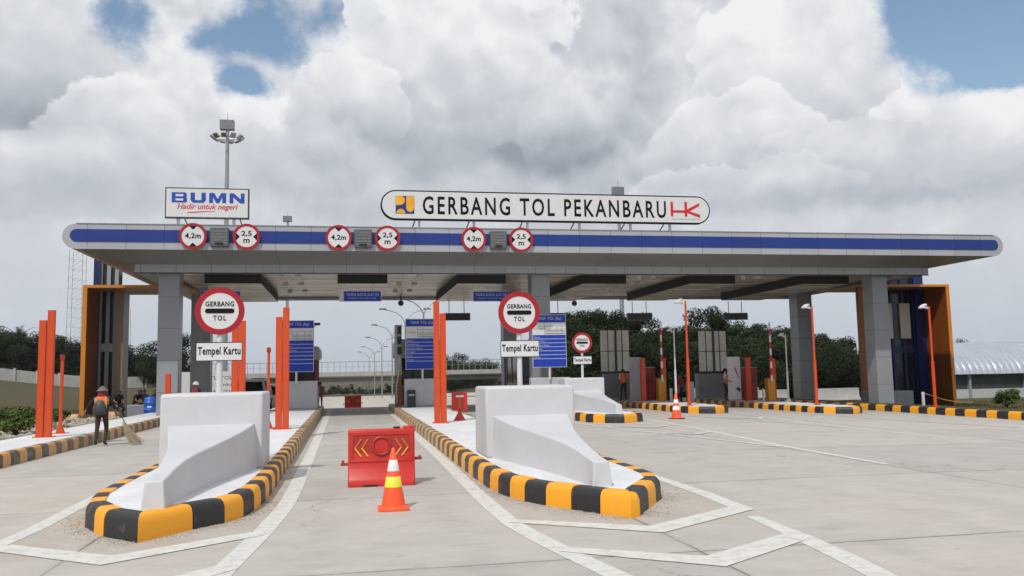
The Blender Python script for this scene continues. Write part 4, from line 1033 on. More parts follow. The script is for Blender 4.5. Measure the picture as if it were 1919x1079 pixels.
# ------------------------------------------------------------------ lamp poles
def flood_pole(label, x, y, z0, h, m, r=.055, hd=1.0):
    t = thing('lamp_pole', label, 'lamp pole', (x, y, z0), 0, 'slim floodlight poles')
    mb = MB(); mb.cyl((0, 0, 0), (0, 0, h*.45), r*1.25, r*1.25, 12); mb.cyl((0, 0, h*.45), (0, 0, h), r*.85, r*.85, 12); mb.box(-.13, .13, -.13, .13, 0, .02)
    for s in (-1, 1): mb.prism([(s*.05, .02), (s*.12, .02), (s*.05, .22)], -.006, .006, 'y')
    mb.build('pole', m, t)
    MB().tube([(0, 0, h-.1), (-.25*hd, -.05, h-.1)], .025).build('arm', galv_white, t)
    mb = MB(); mb.ball((-.36*hd, -.08, h-.0), .13*hd, 8, sx=1.6, sz=.7, sy=.9)
    mb.v = [(v[0], v[1], v[2]+(v[0]+.36*hd)*.35) for v in mb.v]; mb.box(-.50*hd, -.2*hd, -.2*hd, .05*hd, h-.09*hd, h-.03*hd)
    mb.build('floodlight', galv_white, t, smooth='auto'); return t
flood_pole('orange lamp pole on the fourth island beside the distant cone', 15.0, 36.2, .21, 4.65, orange)
flood_pole('orange lamp pole on the rightmost traffic island', 21.1, 36.0, .09, 4.5, orange)
flood_pole('orange lamp pole on the right verge in front of the brown tower wall', 25.6, 33.9, -.05, 4.45, orange)
flood_pole('thin white lamp pole just left of the distant cone', 15.35, 38.6, .2, 3.5, galv_white, .04, .7)
flood_pole('thin white lamp pole left of the dark rear column', 22.0, 40.2, .08, 3.4, galv_white, .04, .8)
flood_pole('thin white lamp pole in front of the right tower glazing', 27.75, 40.0, -.35, 3.4, galv_white, .05, .8)

# ------------------------------------------------------------------ towers at both ends
def tower(label, xo, xi, xg0, xg1, y0, y1, zb, side, yc, bw, inner=None):
    """xo outer face of the outer wall, xi where the top slab ends, glass front between xg0 and xg1"""
    t = thing('end_tower', label, 'tower', ((xo+xi)/2, y0, zb), 0, 'orange framed towers at the canopy ends')
    cx = (xo+xi)/2; H = 6.3-zb; d = y1-y0; s = side
    def X(*v): return sorted(a-cx for a in v)
    a = X(xo, xo-s*.16); MB().box(a[0], a[1], .06, yc+.4, 0, H-.12).build('outer_wall', brown_shade_clad, t)
    b = X(xo+s*.02, xo-s*.18); MB().box(b[0], b[1], 0, .058, 0, H).build('front_edge', lit_edge, t)
    c = X(xo-s*.182, xi); MB().box(c[0], c[1], .0, .10, H-.13, H).build('top_edge', lit_edge, t)
    c = X(xo, xi); MB().box(c[0], c[1], .102, d-.8, H-.118, H-.005).build('top_slab', tan_clad, t)
    if inner: e_ = X(inner, inner+.3); MB().box(e_[0], e_[1], .12, .40, 0, H-.12).build('inner_leg', brown_shade_clad, t)
    g = X(xg0, xg1); top = 7.9-zb
    dc = 1.2 if inner else 1.0; MB().box(g[0], g[1], yc, yc+dc, 0, top).build('glazing', glass_dark, t)
    m = MB(); n = max(2, int(round((g[1]-g[0])/.62)))
    for k in range(n+1):
        xx = g[0]+(g[1]-g[0])*k/n; m.box(xx-.09, xx+.09, yc-.10, yc-.002, 0, top)
    m.box(g[0], g[1], yc-.07, yc-.003, 3.0, 3.4)
    m.build('mullion', mullion if not inner else blue_clad, t)
    if inner:
        for x0_, x1_ in ((30.62, 31.2), (31.7, 32.35)): MB().box(x0_-cx, x1_-cx, yc-.115, yc-.004, 3.85, 5.9).build('pale_panel', mat('pale_infill_panel', (.55, .55, .50), .5, var=.1), t)
    bl = X(xg0, xg0+s*bw); MB().box(min(bl)+.005, max(bl)-.005, yc-.25, yc+dc+.1, 0, top+.02).build('blue_shaft', blue_clad, t)
    if not inner: tn = X(xg1, xg1-s*.46); MB().box(min(tn), max(tn), yc-.5, yc+.6, 0, H-.13).build('tan_pier', mat('brown_grey_cladding', (.26, .19, .15), .4, var=.1), t)
    return t
tower('left end tower with orange outer wall and dark glazing', -12.15, -7.6, -11.96, -11.22, 43, 47.6, .22, -1, 2.25, .30)
tower('right end tower with orange outer wall in a shaded brown tone and dark glazing', 33.45, 27.8, 32.62, 30.5, 42.5, 46.8, -.5, 1, 2.15, .62, 27.85)
t = thing('low_plinth', 'low grey plinth right of the right front column', 'plinth', (28.3, 40.6, -.5)); MB().box(-1.2, 1.1, 0, 1.2, 0, .95).build('block', grey_box, t, bevel=.02)

# ------------------------------------------------------------------ barriers and cones
def water_barrier(label, loc, rz=0):
    t = thing('water_barrier', label, 'plastic barrier', loc, rz, 'red plastic water barriers')
    # cross-section (y, z): foot flares at the bottom
    def sec(hw): return hw
    prof = [(.25, 0), (.25, .06), (.22, .12), (.15, .27), (.12, .36), (.115, .90), (.09, .915)]
    pts = [(-y, z) for y, z in prof]+[(y, z) for y, z in prof[::-1]]
    b = MB(); n = len(pts)
    xs = [-.545, -.53, .53, .545]; sc_y = [.9, 1, 1, .9]
    vs = [(x, p[0]*s_, p[1]) for x, s_ in zip(xs, sc_y) for p in pts]
    fs = [(j*n+i, j*n+(i+1) % n, (j+1)*n+(i+1) % n, (j+1)*n+i) for j in range(3) for i in range(n)]+[tuple(range(n)), tuple(3*n+i for i in range(n))[::-1]]
    b.add(vs, fs); b.build('body', barrier_red, t, bevel=.012)
    # raised corner and filler neck, notch
    MB().box(.36, .545, -.085, .085, .905, .955).build('raised_corner', barrier_red, t, bevel=.01)
    MB().cyl((.25, 0, .912), (.25, 0, .945), .055, n=16).build('filler_cap', rubber, t)
    # raised frame around recessed face
    f = MB()
    for (x0, x1, z0, z1) in ((-.52, .52, .82, .88), (-.52, .52, .385, .42), (-.52, -.46, .42, .82), (.46, .52, .42, .82)): f.box(x0, x1, -.130, -.1175, z0, z1)
    f.build('face_rim', barrier_red, t, bevel=.005)
    MB().box(-.46, .46, -.1185, -.1172, .42, .82).build('recessed_face', barrier_dark, t)
    ring = MB(); k = 32; vs = []
    for r_, y_ in ((.165, -.119), (.16, -.145), (.125, -.145), (.12, -.119)): vs += [(.0+r_*math.cos(2*PI*i/k), y_, .645+r_*math.sin(2*PI*i/k)) for i in range(k)]
    ring.add(vs, [(a*k+i, a*k+(i+1) % k, (a+1)*k+(i+1) % k, (a+1)*k+i) for a in range(3) for i in range(k)]); ring.build('ring', barrier_dark, t, smooth=True)
    MB().prism(disc(0, .645, .115, 28), -.128, -.1185, 'y').build('hub', barrier_red, t)
    ch = MB()
    for sx in (-1, 1):
        for o_ in (.235, .345):
            for up_ in (1, -1): 
                tip = (sx*(o_+.10), .615); end = (sx*(o_), .615+up_*(.135 if up_ < 0 else .15)); w = .028
                ch.prism([(tip[0], tip[1]), (end[0], end[1]), (end[0]-sx*w, end[1]), (tip[0]-sx*w, tip[1])], -.134, -.1190, 'y', 0 if up_ < 0 else 1)
    ch.build('chevron', [yellow_mark, mat('worn_chevron', (.60, .16, .03), .5)], t)
    for sx in (-1, 1): a = MB(); a.box(sx*.545 if sx > 0 else -.665, .665 if sx > 0 else -.545, -.03, .03, .33 if sx < 0 else .39, .375 if sx < 0 else .435); a.box(sx*.63-.02, sx*.63+.02, -.04, .04, .335 if sx < 0 else .395, .415 if sx < 0 else .46); a.build('side_pin', barrier_dark, t, bevel=.006)
    MB().box(-.30, -.06, -.252, -.18, -.001, .035).build('foot_notch', rubber, t)
    return t
w0 = water_barrier('large red water barrier with yellow chevrons behind the near cone', (.57, 14.55, 0), R(-1.5))
dup(w0, (.42, 58.6, gz(.4, 58.6)), R(2), 'small distant red water barrier closing the centre lane beyond the gate')
def cone(label, loc, h, r0, bw, base_m, bands):
    t = thing('traffic_cone', label, 'traffic cone', loc, 0, 'orange traffic cones')
    MB().prism(rrect(-bw, bw, -bw, bw, .04), 0, .035).build('base', base_m, t, bevel=.008)
    def rad(z): return r0+(0.022-r0)*(z-.035)/(h-.035)
    MB().lathe([(r0+.03, .035), (r0+.02, .05), (rad(.06), .06), (.024, h-.01), (.016, h), (.012, h-.004)], 32).build('body', cone_orange, t, smooth='auto')
    for (a, b2, m) in bands: MB().lathe([(rad(a)+.001, a), (rad(a)+.004, a+.002), (rad(b2)+.004, b2-.002), (rad(b2)+.001, b2)], 32).build('reflective_band', m, t, smooth='auto')
    return t
cone('near orange cone with white and yellow bands in front of the water barrier', (.62, 11.85, 0), .82, .165, .205, cone_orange, [(.30, .44, refl_yellow), (.51, .66, refl_white)])
cone('distant orange cone with two white bands and a black base on the open plaza', (12.15, 30.6, gz(12.1)), 1.02, .19, .25, rubber, [(.33, .48, refl_white), (.58, .72, refl_white)])
t = thing('portable_sign', 'small red portable board on a cone foot on the right island', 'portable sign', (3.62, 27.9, .284))
MB().box(-.26, .26, 0, .07, .32, .92).build('board', barrier_red, t, bevel=.03)
MB().box(-.12, .14, -.006, -.001, .76, .82).build('white_label', refl_white, t); MB().box(-.04, .05, -.008, -.001, .40, .74).build('vertical_slot', mat('rusty_slot', (.45, .12, .02), .5), t)
MB().prism([(-.2, 0), (.2, 0), (.06, .25), (.05, .32), (-.05, .32), (-.06, .25)], .0, .07, 'y').build('foot', barrier_red, t, bevel=.01)

# jersey barriers far right
def jersey(label, x, y, z, L_, rz):
    t = thing('concrete_barrier', label, 'concrete barrier', (x, y, z), rz, 'pale concrete barriers beyond the right lanes')
    MB().prism([(-.3, 0), (.3, 0), (.28, .12), (.12, .35), (.09, .95), (-.09, .95), (-.12, .35), (-.28, .12)], -L_/2, L_/2, 'x').build('body', conc_white, t, bevel=.02)
    MB().box(-L_/2-.12, -L_/2+.12, -.16, .16, 0, 1.18).build('end_post', conc_white, t); return t
j0 = jersey('pale concrete barrier seen between the rear column and the right front column', 37.9, 62, terrain(37.9, 62), 4.2, 0)
for i, (x, y) in enumerate([(32.6, 62), (30.3, 62.4), (27.9, 63)]): dup(j0, (x, y, terrain(x, y)), 0, ['pale concrete barrier left of the dark rear column', 'pale concrete barrier behind the second yellow barrier cabinet', 'pale concrete barrier just right of the white banner'][i], (.62, 1, 1))
dup(j0, (42.6, 62, terrain(42.6, 62)), 0, 'pale concrete barrier seen through the right tower', (.3, 1, 1))
# white bollard with rope on right verge
t = thing('rope_post', 'white post with a yellow rope beside the right lamp pole', 'post', (25.75, 34.9, -.05))
MB().box(-.05, .05, -.05, .05, 0, .62).build('post', galv_white, t, bevel=.01); MB().tube([(0, 0, .58), (.7, .3, .42), (1.5, .6, .22), (2.6, 1.0, .06), (3.6, 1.3, .03)], .018).build('rope', mat('yellow_rope', (.5, .36, .12), .7), t)

# ------------------------------------------------------------------ vehicles
car_white = mat('white_car_paint', (.66, .67, .69), .25, var=.04, coat=.6); tyre = mat('tyre', (.02, .02, .02), .8); tail = mat('tail_lamp', (.35, .01, .01), .25)
def car(label, loc, rz, body_m, group=None):
    t = thing('parked_car', label, 'car', loc, rz, group)
    W = .86; side = [(-2.1, .32), (-2.15, .6), (-2.08, .95), (-1.95, 1.05), (-1.25, 1.1), (-.5, 1.14), (2.05, 1.10), (2.16, .85), (2.12, .42), (2.0, .3)]
    b = MB(); n = len(side)
    rows = [(-W, .95), (-W*.96, 1.0), (W*.96, 1.0), (W, .95)]
    vs = [(x, p[0]*k_, p[1]) for x, k_ in rows for p in side]
    fs = [(j*n+i, j*n+(i+1) % n, (j+1)*n+(i+1) % n, (j+1)*n+i) for j in range(3) for i in range(n)]+[tuple(range(n)), tuple(3*n+i for i in range(n))[::-1]]
    b.add(vs, fs); b.build('body', body_m, t, bevel=.05)
    c = MB(); bot = (-1.3, 2.05, .80); top = (-.45, 1.7, .66)
    c.add([(-bot[2], bot[0], 1.08), (bot[2], bot[0], 1.08), (bot[2], bot[1], 1.08), (-bot[2], bot[1], 1.08), (-top[2], top[0], 1.68), (top[2], top[0], 1.68), (top[2], top[1], 1.68), (-top[2], top[1], 1.68)], [(0,1,5,4), (1,2,6,5), (2,3,7,6), (3,0,4,7), (4,5,6,7)]); c.build('window_glass', glass_dark, t, bevel=.03)
    MB().box(-.70, .70, -.50, 1.80, 1.60, 1.75).build('roof', body_m, t, bevel=.03)
    for x in (-1, 1):
        for (ya, yb) in ((bot[0], top[0]), (.62, .62), (bot[1], top[1])): pl = MB(); pl.cyl((x*bot[2], ya, 1.08), (x*top[2], yb, 1.70), .085, n=6); pl.build('pillar', body_m, t)
    for x in (-.80, .80):
        for y in (-1.3, 1.35):
            w = MB(); w.cyl((x-.1, y, .32), (x+.1, y, .32), .32, n=24); o = w.build('wheel', tyre, t)
            MB().cyl((x-.105, y, .32), (x+.105, y, .32), .2, n=16).build('rim', galv, o)
    for x in (-.72, .72): MB().box(x-.12, x+.12, 2.08, 2.17, .75, 1.05).build('tail_lamp', tail, t, bevel=.02)
    for x in (-.65, .65): MB().box(x-.18, x+.18, -2.1, -1.98, .72, .88).build('headlight', refl_white, t, bevel=.02)
    return t
c0 = car('white hatchback stopped in the left lane behind the orange posts', (-5.15, 50.5, gz(0, 50.5)), PI, car_white, 'white cars beyond the left lane')
dup(c0, (-4.55, 57.0, gz(0, 57.0)), PI, 'white car partly hidden further along the left lane')
# motorcycle rider beyond gate is a person, built below

# ------------------------------------------------------------------ people
def person(label, loc, rz, H, j, clothes, extras=None, group=None, hat=None):
    """j: joint dict overrides (metres for a 1.65 m figure, facing -y). clothes: function z,x,y -> material index"""
    k = H/1.65
    J = dict(pel=(0,0,.92), ab=(0,0,1.06), ch=(0,0,1.24), nk=(0,.0,1.40), hd=(0,-.01,1.50), top=(0,-.005,1.585),
             sl=(-.17,0,1.36), el=(-.23,.02,1.10), wl=(-.24,-.05,.86), sr=(.17,0,1.36), er=(.23,.02,1.10), wr=(.24,-.05,.86),
             hl=(-.09,0,.88), kl=(-.10,-.02,.48), al=(-.10,.02,.08), tl=(-.11,-.14,.04), hr=(.09,0,.88), kr=(.10,-.02,.48), ar=(.10,.02,.08), tr=(.11,-.14,.04))
    J.update(j or {})
    RAD = dict(pel=.135, ab=.125, ch=.145, nk=.055, hd=.092, top=.07, sl=.065, el=.043, wl=.030, sr=.065, er=.043, wr=.030, hl=.095, kl=.062, al=.042, tl=.034, hr=.095, kr=.062, ar=.042, tr=.034)
    names = list(J); vs = [Vector(J[n]) for n in names]; rad = [RAD[n] for n in names]; idx = {n: i for i, n in enumerate(names)}
    ed = [('pel','ab'), ('ab','ch'), ('ch','nk'), ('nk','hd'), ('hd','top'), ('ch','sl'), ('sl','el'), ('el','wl'), ('ch','sr'), ('sr','er'), ('er','wr'), ('pel','hl'), ('hl','kl'), ('kl','al'), ('al','tl'), ('pel','hr'), ('hr','kr'), ('kr','ar'), ('ar','tr')]
    ed = [(idx[a], idx[b]) for a, b in ed]
    for w_, e_, sgn in (('wl', 'el', -1), ('wr', 'er', 1)):
        wv, ev = Vector(J[w_]), Vector(J[e_]); d = (wv-ev).normalized(); sdv = Vector((0, 1, 0)); sdv = (sdv-d*sdv.dot(d)).normalized(); inn = Vector((-sgn, 0, 0))
        p = len(vs); vs.append(wv+d*.07); rad.append(.028); ed.append((idx[w_], p))
        for q, (off, ln) in enumerate(((-.027, .075), (-.009, .085), (.009, .08), (.027, .062))):
            a = len(vs); vs.append(wv+d*(.07+ln*.55)+sdv*off+inn*.004); rad.append(.009); ed.append((p, a))
            vs.append(wv+d*(.07+ln)+sdv*off*1.05+inn*.022); rad.append(.0075); ed.append((a, a+1))
        a = len(vs); vs.append(wv+d*.06-sdv*.045+inn*.01); rad.append(.011); ed.append((idx[w_], a))
    me = bpy.data.meshes.new('tmp'); me.from_pydata([v*k for v in vs], ed, []); me.update()
    to = bpy.data.objects.new('tmp', me); C.objects.link(to)
    md = to.modifiers.new('s', 'SKIN'); md.use_smooth_shade = True
    if not me.skin_vertices: pass
    sk = me.skin_vertices[0].data if me.skin_vertices else None
    if sk is None:
        bm = bmesh.new(); bm.from_mesh(me); bm.verts.layers.skin.verify(); bm.to_mesh(me); bm.free(); sk = me.skin_vertices[0].data
    for i, r_ in enumerate(rad):
        fx = (r_*1.12*k, r_*.86*k) if names[i:i+1] and names[i] in ('pel', 'ab', 'ch') else (r_*k, r_*k)
        sk[i].radius = fx; sk[i].use_root = (i == 0)
    ss = to.modifiers.new('u', 'SUBSURF'); ss.levels = 2; ss.render_levels = 2
    dg = bpy.context.evaluated_depsgraph_get(); bmh = bpy.data.meshes.new_from_object(to.evaluated_get(dg)); bpy.data.objects.remove(to)
    t = thing('person', label, 'person', loc, rz, group)
    fn, mats_ = clothes
    bmh.materials.clear()
    for m in mats_: bmh.materials.append(m)
    for p in bmh.polygons:
        c = p.center/k; p.material_index = fn(c.x, c.y, c.z, J); p.use_smooth = True
    o = bpy.data.objects.new('body', bmh); C.objects.link(o); o.parent = t
    hx, hy, hz = [v*k for v in J['hd']]
    fc = MB(); fc.ball((hx, hy-.098*k, hz-.01), .014*k, 5, sz=1.5)
    for s_ in (-1, 1): fc.ball((hx+s_*.034*k, hy-.086*k, hz+.022*k), .009*k, 5, 1); fc.ball((hx+s_*.098*k, hy, hz), .02*k, 5, sx=.4, sz=1.4)
    fc.box(hx-.022*k, hx+.022*k, hy-.095*k, hy-.085*k, hz-.046*k, hz-.038*k, 1)
    fc.build('face', [skin, hair], t, smooth=True)
    hb = MB(); n = 10; vs2 = []; fs2 = []
    for jj in range(7):
        ph = PI*.56*jj/6
        for i in range(20):
            a = 2*PI*i/20; front = max(0, -math.sin(a)); pz = math.cos(ph*(1-.38*front)); pr_ = math.sin(ph*(1-.38*front))
            vs2.append((hx+.105*k*pr_*math.cos(a), hy+.012*k+.112*k*pr_*math.sin(a), hz+.02*k+.12*k*pz))
    for jj in range(6):
        for i in range(20): fs2.append((jj*20+i, (jj+1)*20+i, (jj+1)*20+(i+1) % 20, jj*20+(i+1) % 20))
    hb.add(vs2, fs2); hb.build('hair', hair, t, smooth=True)
    if extras: extras(t, k, J)
    return t
cl = {n: mat('cloth_'+n, c, .85, var=.2, vs=9) for n, c in dict(black=(.015,.015,.017), brown=(.05,.028,.02), navy=(.02,.025,.05), red=(.5,.05,.03), orange=(.72,.14,.03), grey=(.14,.14,.15), white=(.6,.6,.58), cream=(.5,.38,.2), pink=(.5,.13,.12), dred=(.22,.02,.03)).items()}
def wear(trs, shirt, sleeve_skin=True, seated=False):
    def fn(x, y, z, J):
        if z > J['nk'][2]+.02: return 0
        w = min(J['wl'][2], J['wr'][2])
        for a in ('wl', 'wr'):
            if (Vector((x, y, z))-Vector(J[a])).length < (.15 if not sleeve_skin else .24) and abs(x) > .12: return 0
        if z < .10: return 3
        if not seated and z > J['pel'][2]+.02: return 2
        if seated and (z > J['pel'][2]+.08): return 2
        if abs(x) > .19 and z > .7: return 2
        return 1
    return fn, [skin, trs, shirt, cl['black']]
def vest(t, k, J, m, z0=.95, z1=1.40, tapes=True):
    b = MB(); prof = [(z0, .185, .135), (z0+.15, .175, .13), (z1-.12, .195, .145), (z1-.02, .15, .12), (z1+.01, .08, .08)]; n = 20; vs = []
    cx, cy = J['ch'][0], J['ch'][1]; px_, py_ = J['pel'][0], J['pel'][1]
    for (z, a, c) in prof:
        f = (z-z0)/(z1-z0); ox = px_+(cx-px_)*f; oy = py_+(cy-py_)*f
        vs += [((ox+a*math.cos(2*PI*i/n))*k, (oy+c*math.sin(2*PI*i/n))*k, z*k) for i in range(n)]
    b.add(vs, [(j*n+i, j*n+(i+1) % n, (j+1)*n+(i+1) % n, (j+1)*n+i) for j in range(len(prof)-1) for i in range(n)]); o = b.build('vest', m, t, smooth=True)
    if tapes:
        q = MB()
        for z in (z0+.08, z0+.2): q.lathe([(.19*k, 0), (.19*k, .04*k)], 20, 0, (px_*k, py_*k, z*k))
        q.v = [(v[0], (v[1]-py_*k)*.74+py_*k, v[2]) for v in q.v]; q.build('vest_tape', yellow_mark, o, smooth=True)
    return o
# street sweeper, seen from behind
def sweeper_x(t, k, J):
    b = MB(); hx, hy, hz = J['hd']; b.lathe([(.02*k, .185*k), (.07*k, .15*k), (.11*k, .10*k), (.155*k, .055*k), (.165*k, .04*k), (.10*k, .055*k)], 20, 0, (hx*k, hy*k, hz*k)); b.build('conical_hat', mat('hat_straw', (.16, .13, .11), .8), t, smooth=True)
    s = MB(); s.lathe([(.10*k, -.19*k), (.125*k, -.10*k), (.115*k, -.02*k), (.11*k, .06*k)], 16, 0, (hx*k, (hy+.01)*k, hz*k)); s.build('headscarf', cl['dred'], t, smooth=True)
    c = MB(); c.lathe([(.185*k, -.10), (.20*k, -.02), (.205*k, .05), (.12*k, .14)], 16, 0, (0, .0, 1.26*k)); c.v = [(v[0], v[1]*.8+.015, v[2]) for v in c.v]; c.build('shoulder_cape', cl['orange'], t, smooth=True)
    for sx in (-1, 1): MB().box((sx*.13-.035)*k, (sx*.13+.035)*k, .13*k, .155*k, 1.05*k, 1.36*k).build('shoulder_strap', cl['cream'], t, bevel=.01)
    g = MB(); g.lathe([(.05*k, -.2*k), (.17*k, -.17*k), (.19*k, -.05*k), (.165*k, .08*k), (.10*k, .19*k), (.05*k, .22*k)], 14, 0, (0, 0, 0)); g.v = [(v[0]+.01, v[1]*.62+.21*k, v[2]+1.06*k) for v in g.v]; g.build('rucksack', bag, t, smooth=True)
    vest(t, k, J, cl['brown'], .85, 1.38, False)
t = person('street sweeper in conical hat and orange cape walking away with a dark rucksack', (-6.72, 25.85, 0), PI, 1.62, dict(kl=(-.11,-.10,.48), al=(-.10,.04,.08), kr=(.10,.05,.48), ar=(.11,.16,.10), tr=(.12,.04,.05), el=(-.30,-.08,1.12), wl=(-.33,-.18,.90), er=(.36,-.03,1.14), wr=(.50,-.10,.90)), wear(cl['brown'], cl['black'], False), sweeper_x)
t = thing('broom', 'straw broom held by the street sweeper, bristles on the road', 'broom', (-5.93, 25.75, 0))
MB().tube([(-.33, -.02, 1.02), (-.16, 0, .62)], .014).build('handle', bark, t)
bb = MB()
for i in range(90):
    a = random.random()*2*PI; r_ = random.random()**.5
    p0_ = Vector((-.19+.03*r_*math.cos(a), .03*r_*math.sin(a), .66)); p1_ = Vector((.10+.20*r_*math.cos(a)+.1*random.random(), .10*r_*math.sin(a), .01+.10*random.random())); mid = p0_.lerp(p1_, .5)+Vector((-.03, 0, -.02)); bb.tube([p0_, mid, p1_], .005, 4)
bb.build('bristles', straw, t)
# person in red vest, back turned, on the fourth island
def rv(t, k, J): vest(t, k, J, cl['orange'], .93, 1.40)
person('person in an orange-red vest seen from behind under the canopy', (14.5, 43.9, .2), PI, 1.7, dict(al=(-.13,.0,.08), tl=(-.16,-.14,.04), ar=(.13,0,.08), tr=(.16,-.14,.04), wl=(-.20,-.16,.98), wr=(.24,-.10,.9)), wear(cl['navy'], cl['white'], True), rv)
def pv(t, k, J): vest(t, k, J, cl['pink'], .93, 1.40)
def cap_(m):
    def f(t, k, J):
        hx, hy, hz = J['hd']; b = MB(); b.lathe([(.10*k, .03*k), (.115*k, .05*k), (.10*k, .13*k), (.05*k, .165*k), (.01, .17*k)], 18, 0, (hx*k, hy*k, hz*k)); b.box((hx-.07)*k, (hx+.07)*k, (hy-.20)*k, (hy-.08)*k, (hz+.035)*k, (hz+.05)*k); b.build('cap', m, t, smooth=True)
    return f
def pv2(t, k, J): pv(t, k, J); cap_(cl['black'])(t, k, J)
person('person in a faded pink vest and dark cap beside the white banner', (20.05, 43.3, .08), R(60), 1.72, dict(kl=(-.10,-.08,.48), wl=(-.2,-.2,1.02)), wear(cl['black'], cl['white'], True), pv2)
person('person in dark clothes standing behind the orange lamp pole of the fourth island', (17.9, 44.4, -.12), R(20), 1.7, dict(kl=(-.2,-.1,.5), al=(-.28,-.12,.08), tl=(-.3,-.26,.04), kr=(.14,.08,.5), ar=(.22,.2,.08), tr=(.22,.08,.04)), wear(cl['black'], cl['dred'], True), None)
def hard(t, k, J):
    vest(t, k, J, cl['dred'], .93, 1.40, True); hx, hy, hz = J['hd']; b = MB(); b.lathe([(.135*k, .03*k), (.118*k, .045*k), (.11*k, .11*k), (.06*k, .165*k), (.01, .175*k)], 20, 0, (hx*k, hy*k, hz*k)); b.build('hard_hat', cl['white'], t, smooth=True)
person('worker in a white hard hat behind the nearest left nose block', (-6.0, 36.6, 0), R(150), 1.68, {}, wear(cl['black'], cl['black'], False), hard)
person('distant rider-sized figure at the left edge of the centre lane beyond the gate', (-1.55, 52.5, gz(0, 52.5)), R(190), 1.6, {}, wear(cl['grey'], cl['pink'], True), None)
seat_j = lambda lean: dict(pel=(0,0,.50), ab=(0,-.03-lean*.3,.64), ch=(0,-.06-lean,.82), nk=(0,-.09-lean*1.3,.97), hd=(0,-.12-lean*1.5,1.07), top=(0,-.12-lean*1.5,1.15), sl=(-.17,-.06-lean,.92), el=(-.23,-.16-lean,.70), wl=(-.14,-.36-lean*.5,.62), sr=(.17,-.06-lean,.92), er=(.23,-.16-lean,.70), wr=(.14,-.36-lean*.5,.62), hl=(-.1,-.04,.48), kl=(-.13,-.42,.50), al=(-.13,-.40,.08), tl=(-.13,-.55,.04), hr=(.1,-.04,.48), kr=(.13,-.42,.50), ar=(.13,-.40,.08), tr=(.13,-.55,.04))
t = thing('bench', 'low dark ledge the seated group rests on under the canopy', 'bench', (-10.5, 44.5, .16)); MB().box(-1.9, 2.0, 0, .45, 0, .42).build('seat', conc, t, bevel=.02)
for i, (x, rz, lean, m, l) in enumerate([(-10.9, 30, .05, 'black', 'person in black seated nearest the left tower glazing'), (-10.15, 60, .16, 'black', 'seated person in black leaning forward in the middle of the group'), (-9.6, -20, .06, 'navy', 'seated person in navy left of the blue barrel'), (-9.1, -10, .04, 'black', 'seated person in black right beside the blue barrel')]):
    person(l, (x, 44.6, .10), R(rz), 1.70, seat_j(lean), wear(cl['black'], cl[m], True, True), None, 'people seated under the canopy')
t = thing('barrel', 'blue plastic barrel in front of the left canopy column', 'barrel', (-8.94, 42.5, .10)); MB().lathe([(.27, 0), (.29, .04), (.29, .3), (.305, .32), (.29, .34), (.29, .62), (.305, .64), (.29, .66), (.28, .86), (.25, .9), (.24, .88)], 28).build('body', blue_plastic, t, smooth='auto'); MB().box(-.09, .09, -.30, -.287, .42, .5).build('white_label', refl_white, t)
t = thing('planter', 'grey concrete planter box left of the blue barrel', 'planter', (-9.62, 42.6, .03)); MB().box(-.38, .38, 0, .6, 0, .62).build('box', grey_box, t, bevel=.03)
for i, (x, y, l) in enumerate([(-11.0, 37.6, 'yellow kerb block lying left of the sweeper'), (-9.95, 39.3, 'yellow kerb block lying right of the sweeper'), (-12.2, 37.5, 'yellow kerb block lying at the foot of the left tower')]):
    t = thing('kerb_block', l, 'kerb block', (x, y, .22), R(8*i-5), 'loose yellow kerb blocks on the left verge'); MB().prism([(-.15, 0), (.15, 0), (.13, .2), (.08, .26), (-.08, .26), (-.13, .2)], -.38, .38, 'x').build('block', kerb_yellow, t, bevel=.02)

# ------------------------------------------------------------------ plants
def leaf_cloud(mb, blobs_, n, size, up_bias=0.):
    vs = []; fs = []
    tw = sum(b[3]**2 for b in blobs_)
    for (cx, cy, cz, r_, sz) in blobs_:
        for _ in range(max(3, int(n*r_**2/tw))):
            d = Vector((random.gauss(0,1), random.gauss(0,1), random.gauss(0,1))).normalized(); q = r_*(random.random()**.35)
            p = Vector((cx+d.x*q, cy+d.y*q, cz+d.z*q*sz)); s = size*random.uniform(.6, 1.4)
            nrm = (d+Vector((random.uniform(-.7,.7), random.uniform(-.7,.7), random.uniform(-.5,.9)))).normalized(); a = nrm.orthogonal().normalized(); a = Matrix.Rotation(random.random()*6.28, 3, nrm) @ a; b = nrm.cross(a)
            o = len(vs); vs += [p-a*s, p-b*s*.45+a*s*.1, p+a*s, p+b*s*.45+a*s*.1]; fs.append((o, o+1, o+2, o+3))
    mb.add(vs, fs); return mb
def tree_proto(label, H, spread, leaf, seed, n=9500, size=.135, base=.16):
    random.seed(seed); t = thing('tree', label, 'tree', (0, 0, 0), 0, 'trees beyond the plaza')
    tr = MB(); pts = [Vector((0, 0, -.6)), Vector((random.uniform(-.2,.2), random.uniform(-.2,.2), H*.35)), Vector((random.uniform(-.4,.4), random.uniform(-.4,.4), H*.7))]
    tr.cyl(pts[0], pts[1], .22, .16, 8); tr.cyl(pts[1], pts[2], .16, .07, 8); bl = []
    for i in range(11):
        a = random.random()*6.28; z = H*random.uniform(base+.1, .9); rr2 = spread*random.uniform(.25, .95)*(1-abs(z/H-.55)*.9)
        e_ = Vector((math.cos(a)*rr2, math.sin(a)*rr2, z)); tr.cyl(pts[1].lerp(pts[2], random.random()), e_, .07, .02, 5)
        bl.append((e_.x, e_.y, e_.z, spread*random.uniform(.28, .5), .75))
    bl += [(0, 0, H*.92, spread*.32, .9), (0, 0, H*.6, spread*.55, .9), (spread*.4, .3, H*.3, spread*.5, .8), (-spread*.4, -.3, H*.28, spread*.5, .8)]
    tr.build('trunk', bark, t); leaf_cloud(MB(), bl, n, size).build('crown', leaf, t); return t
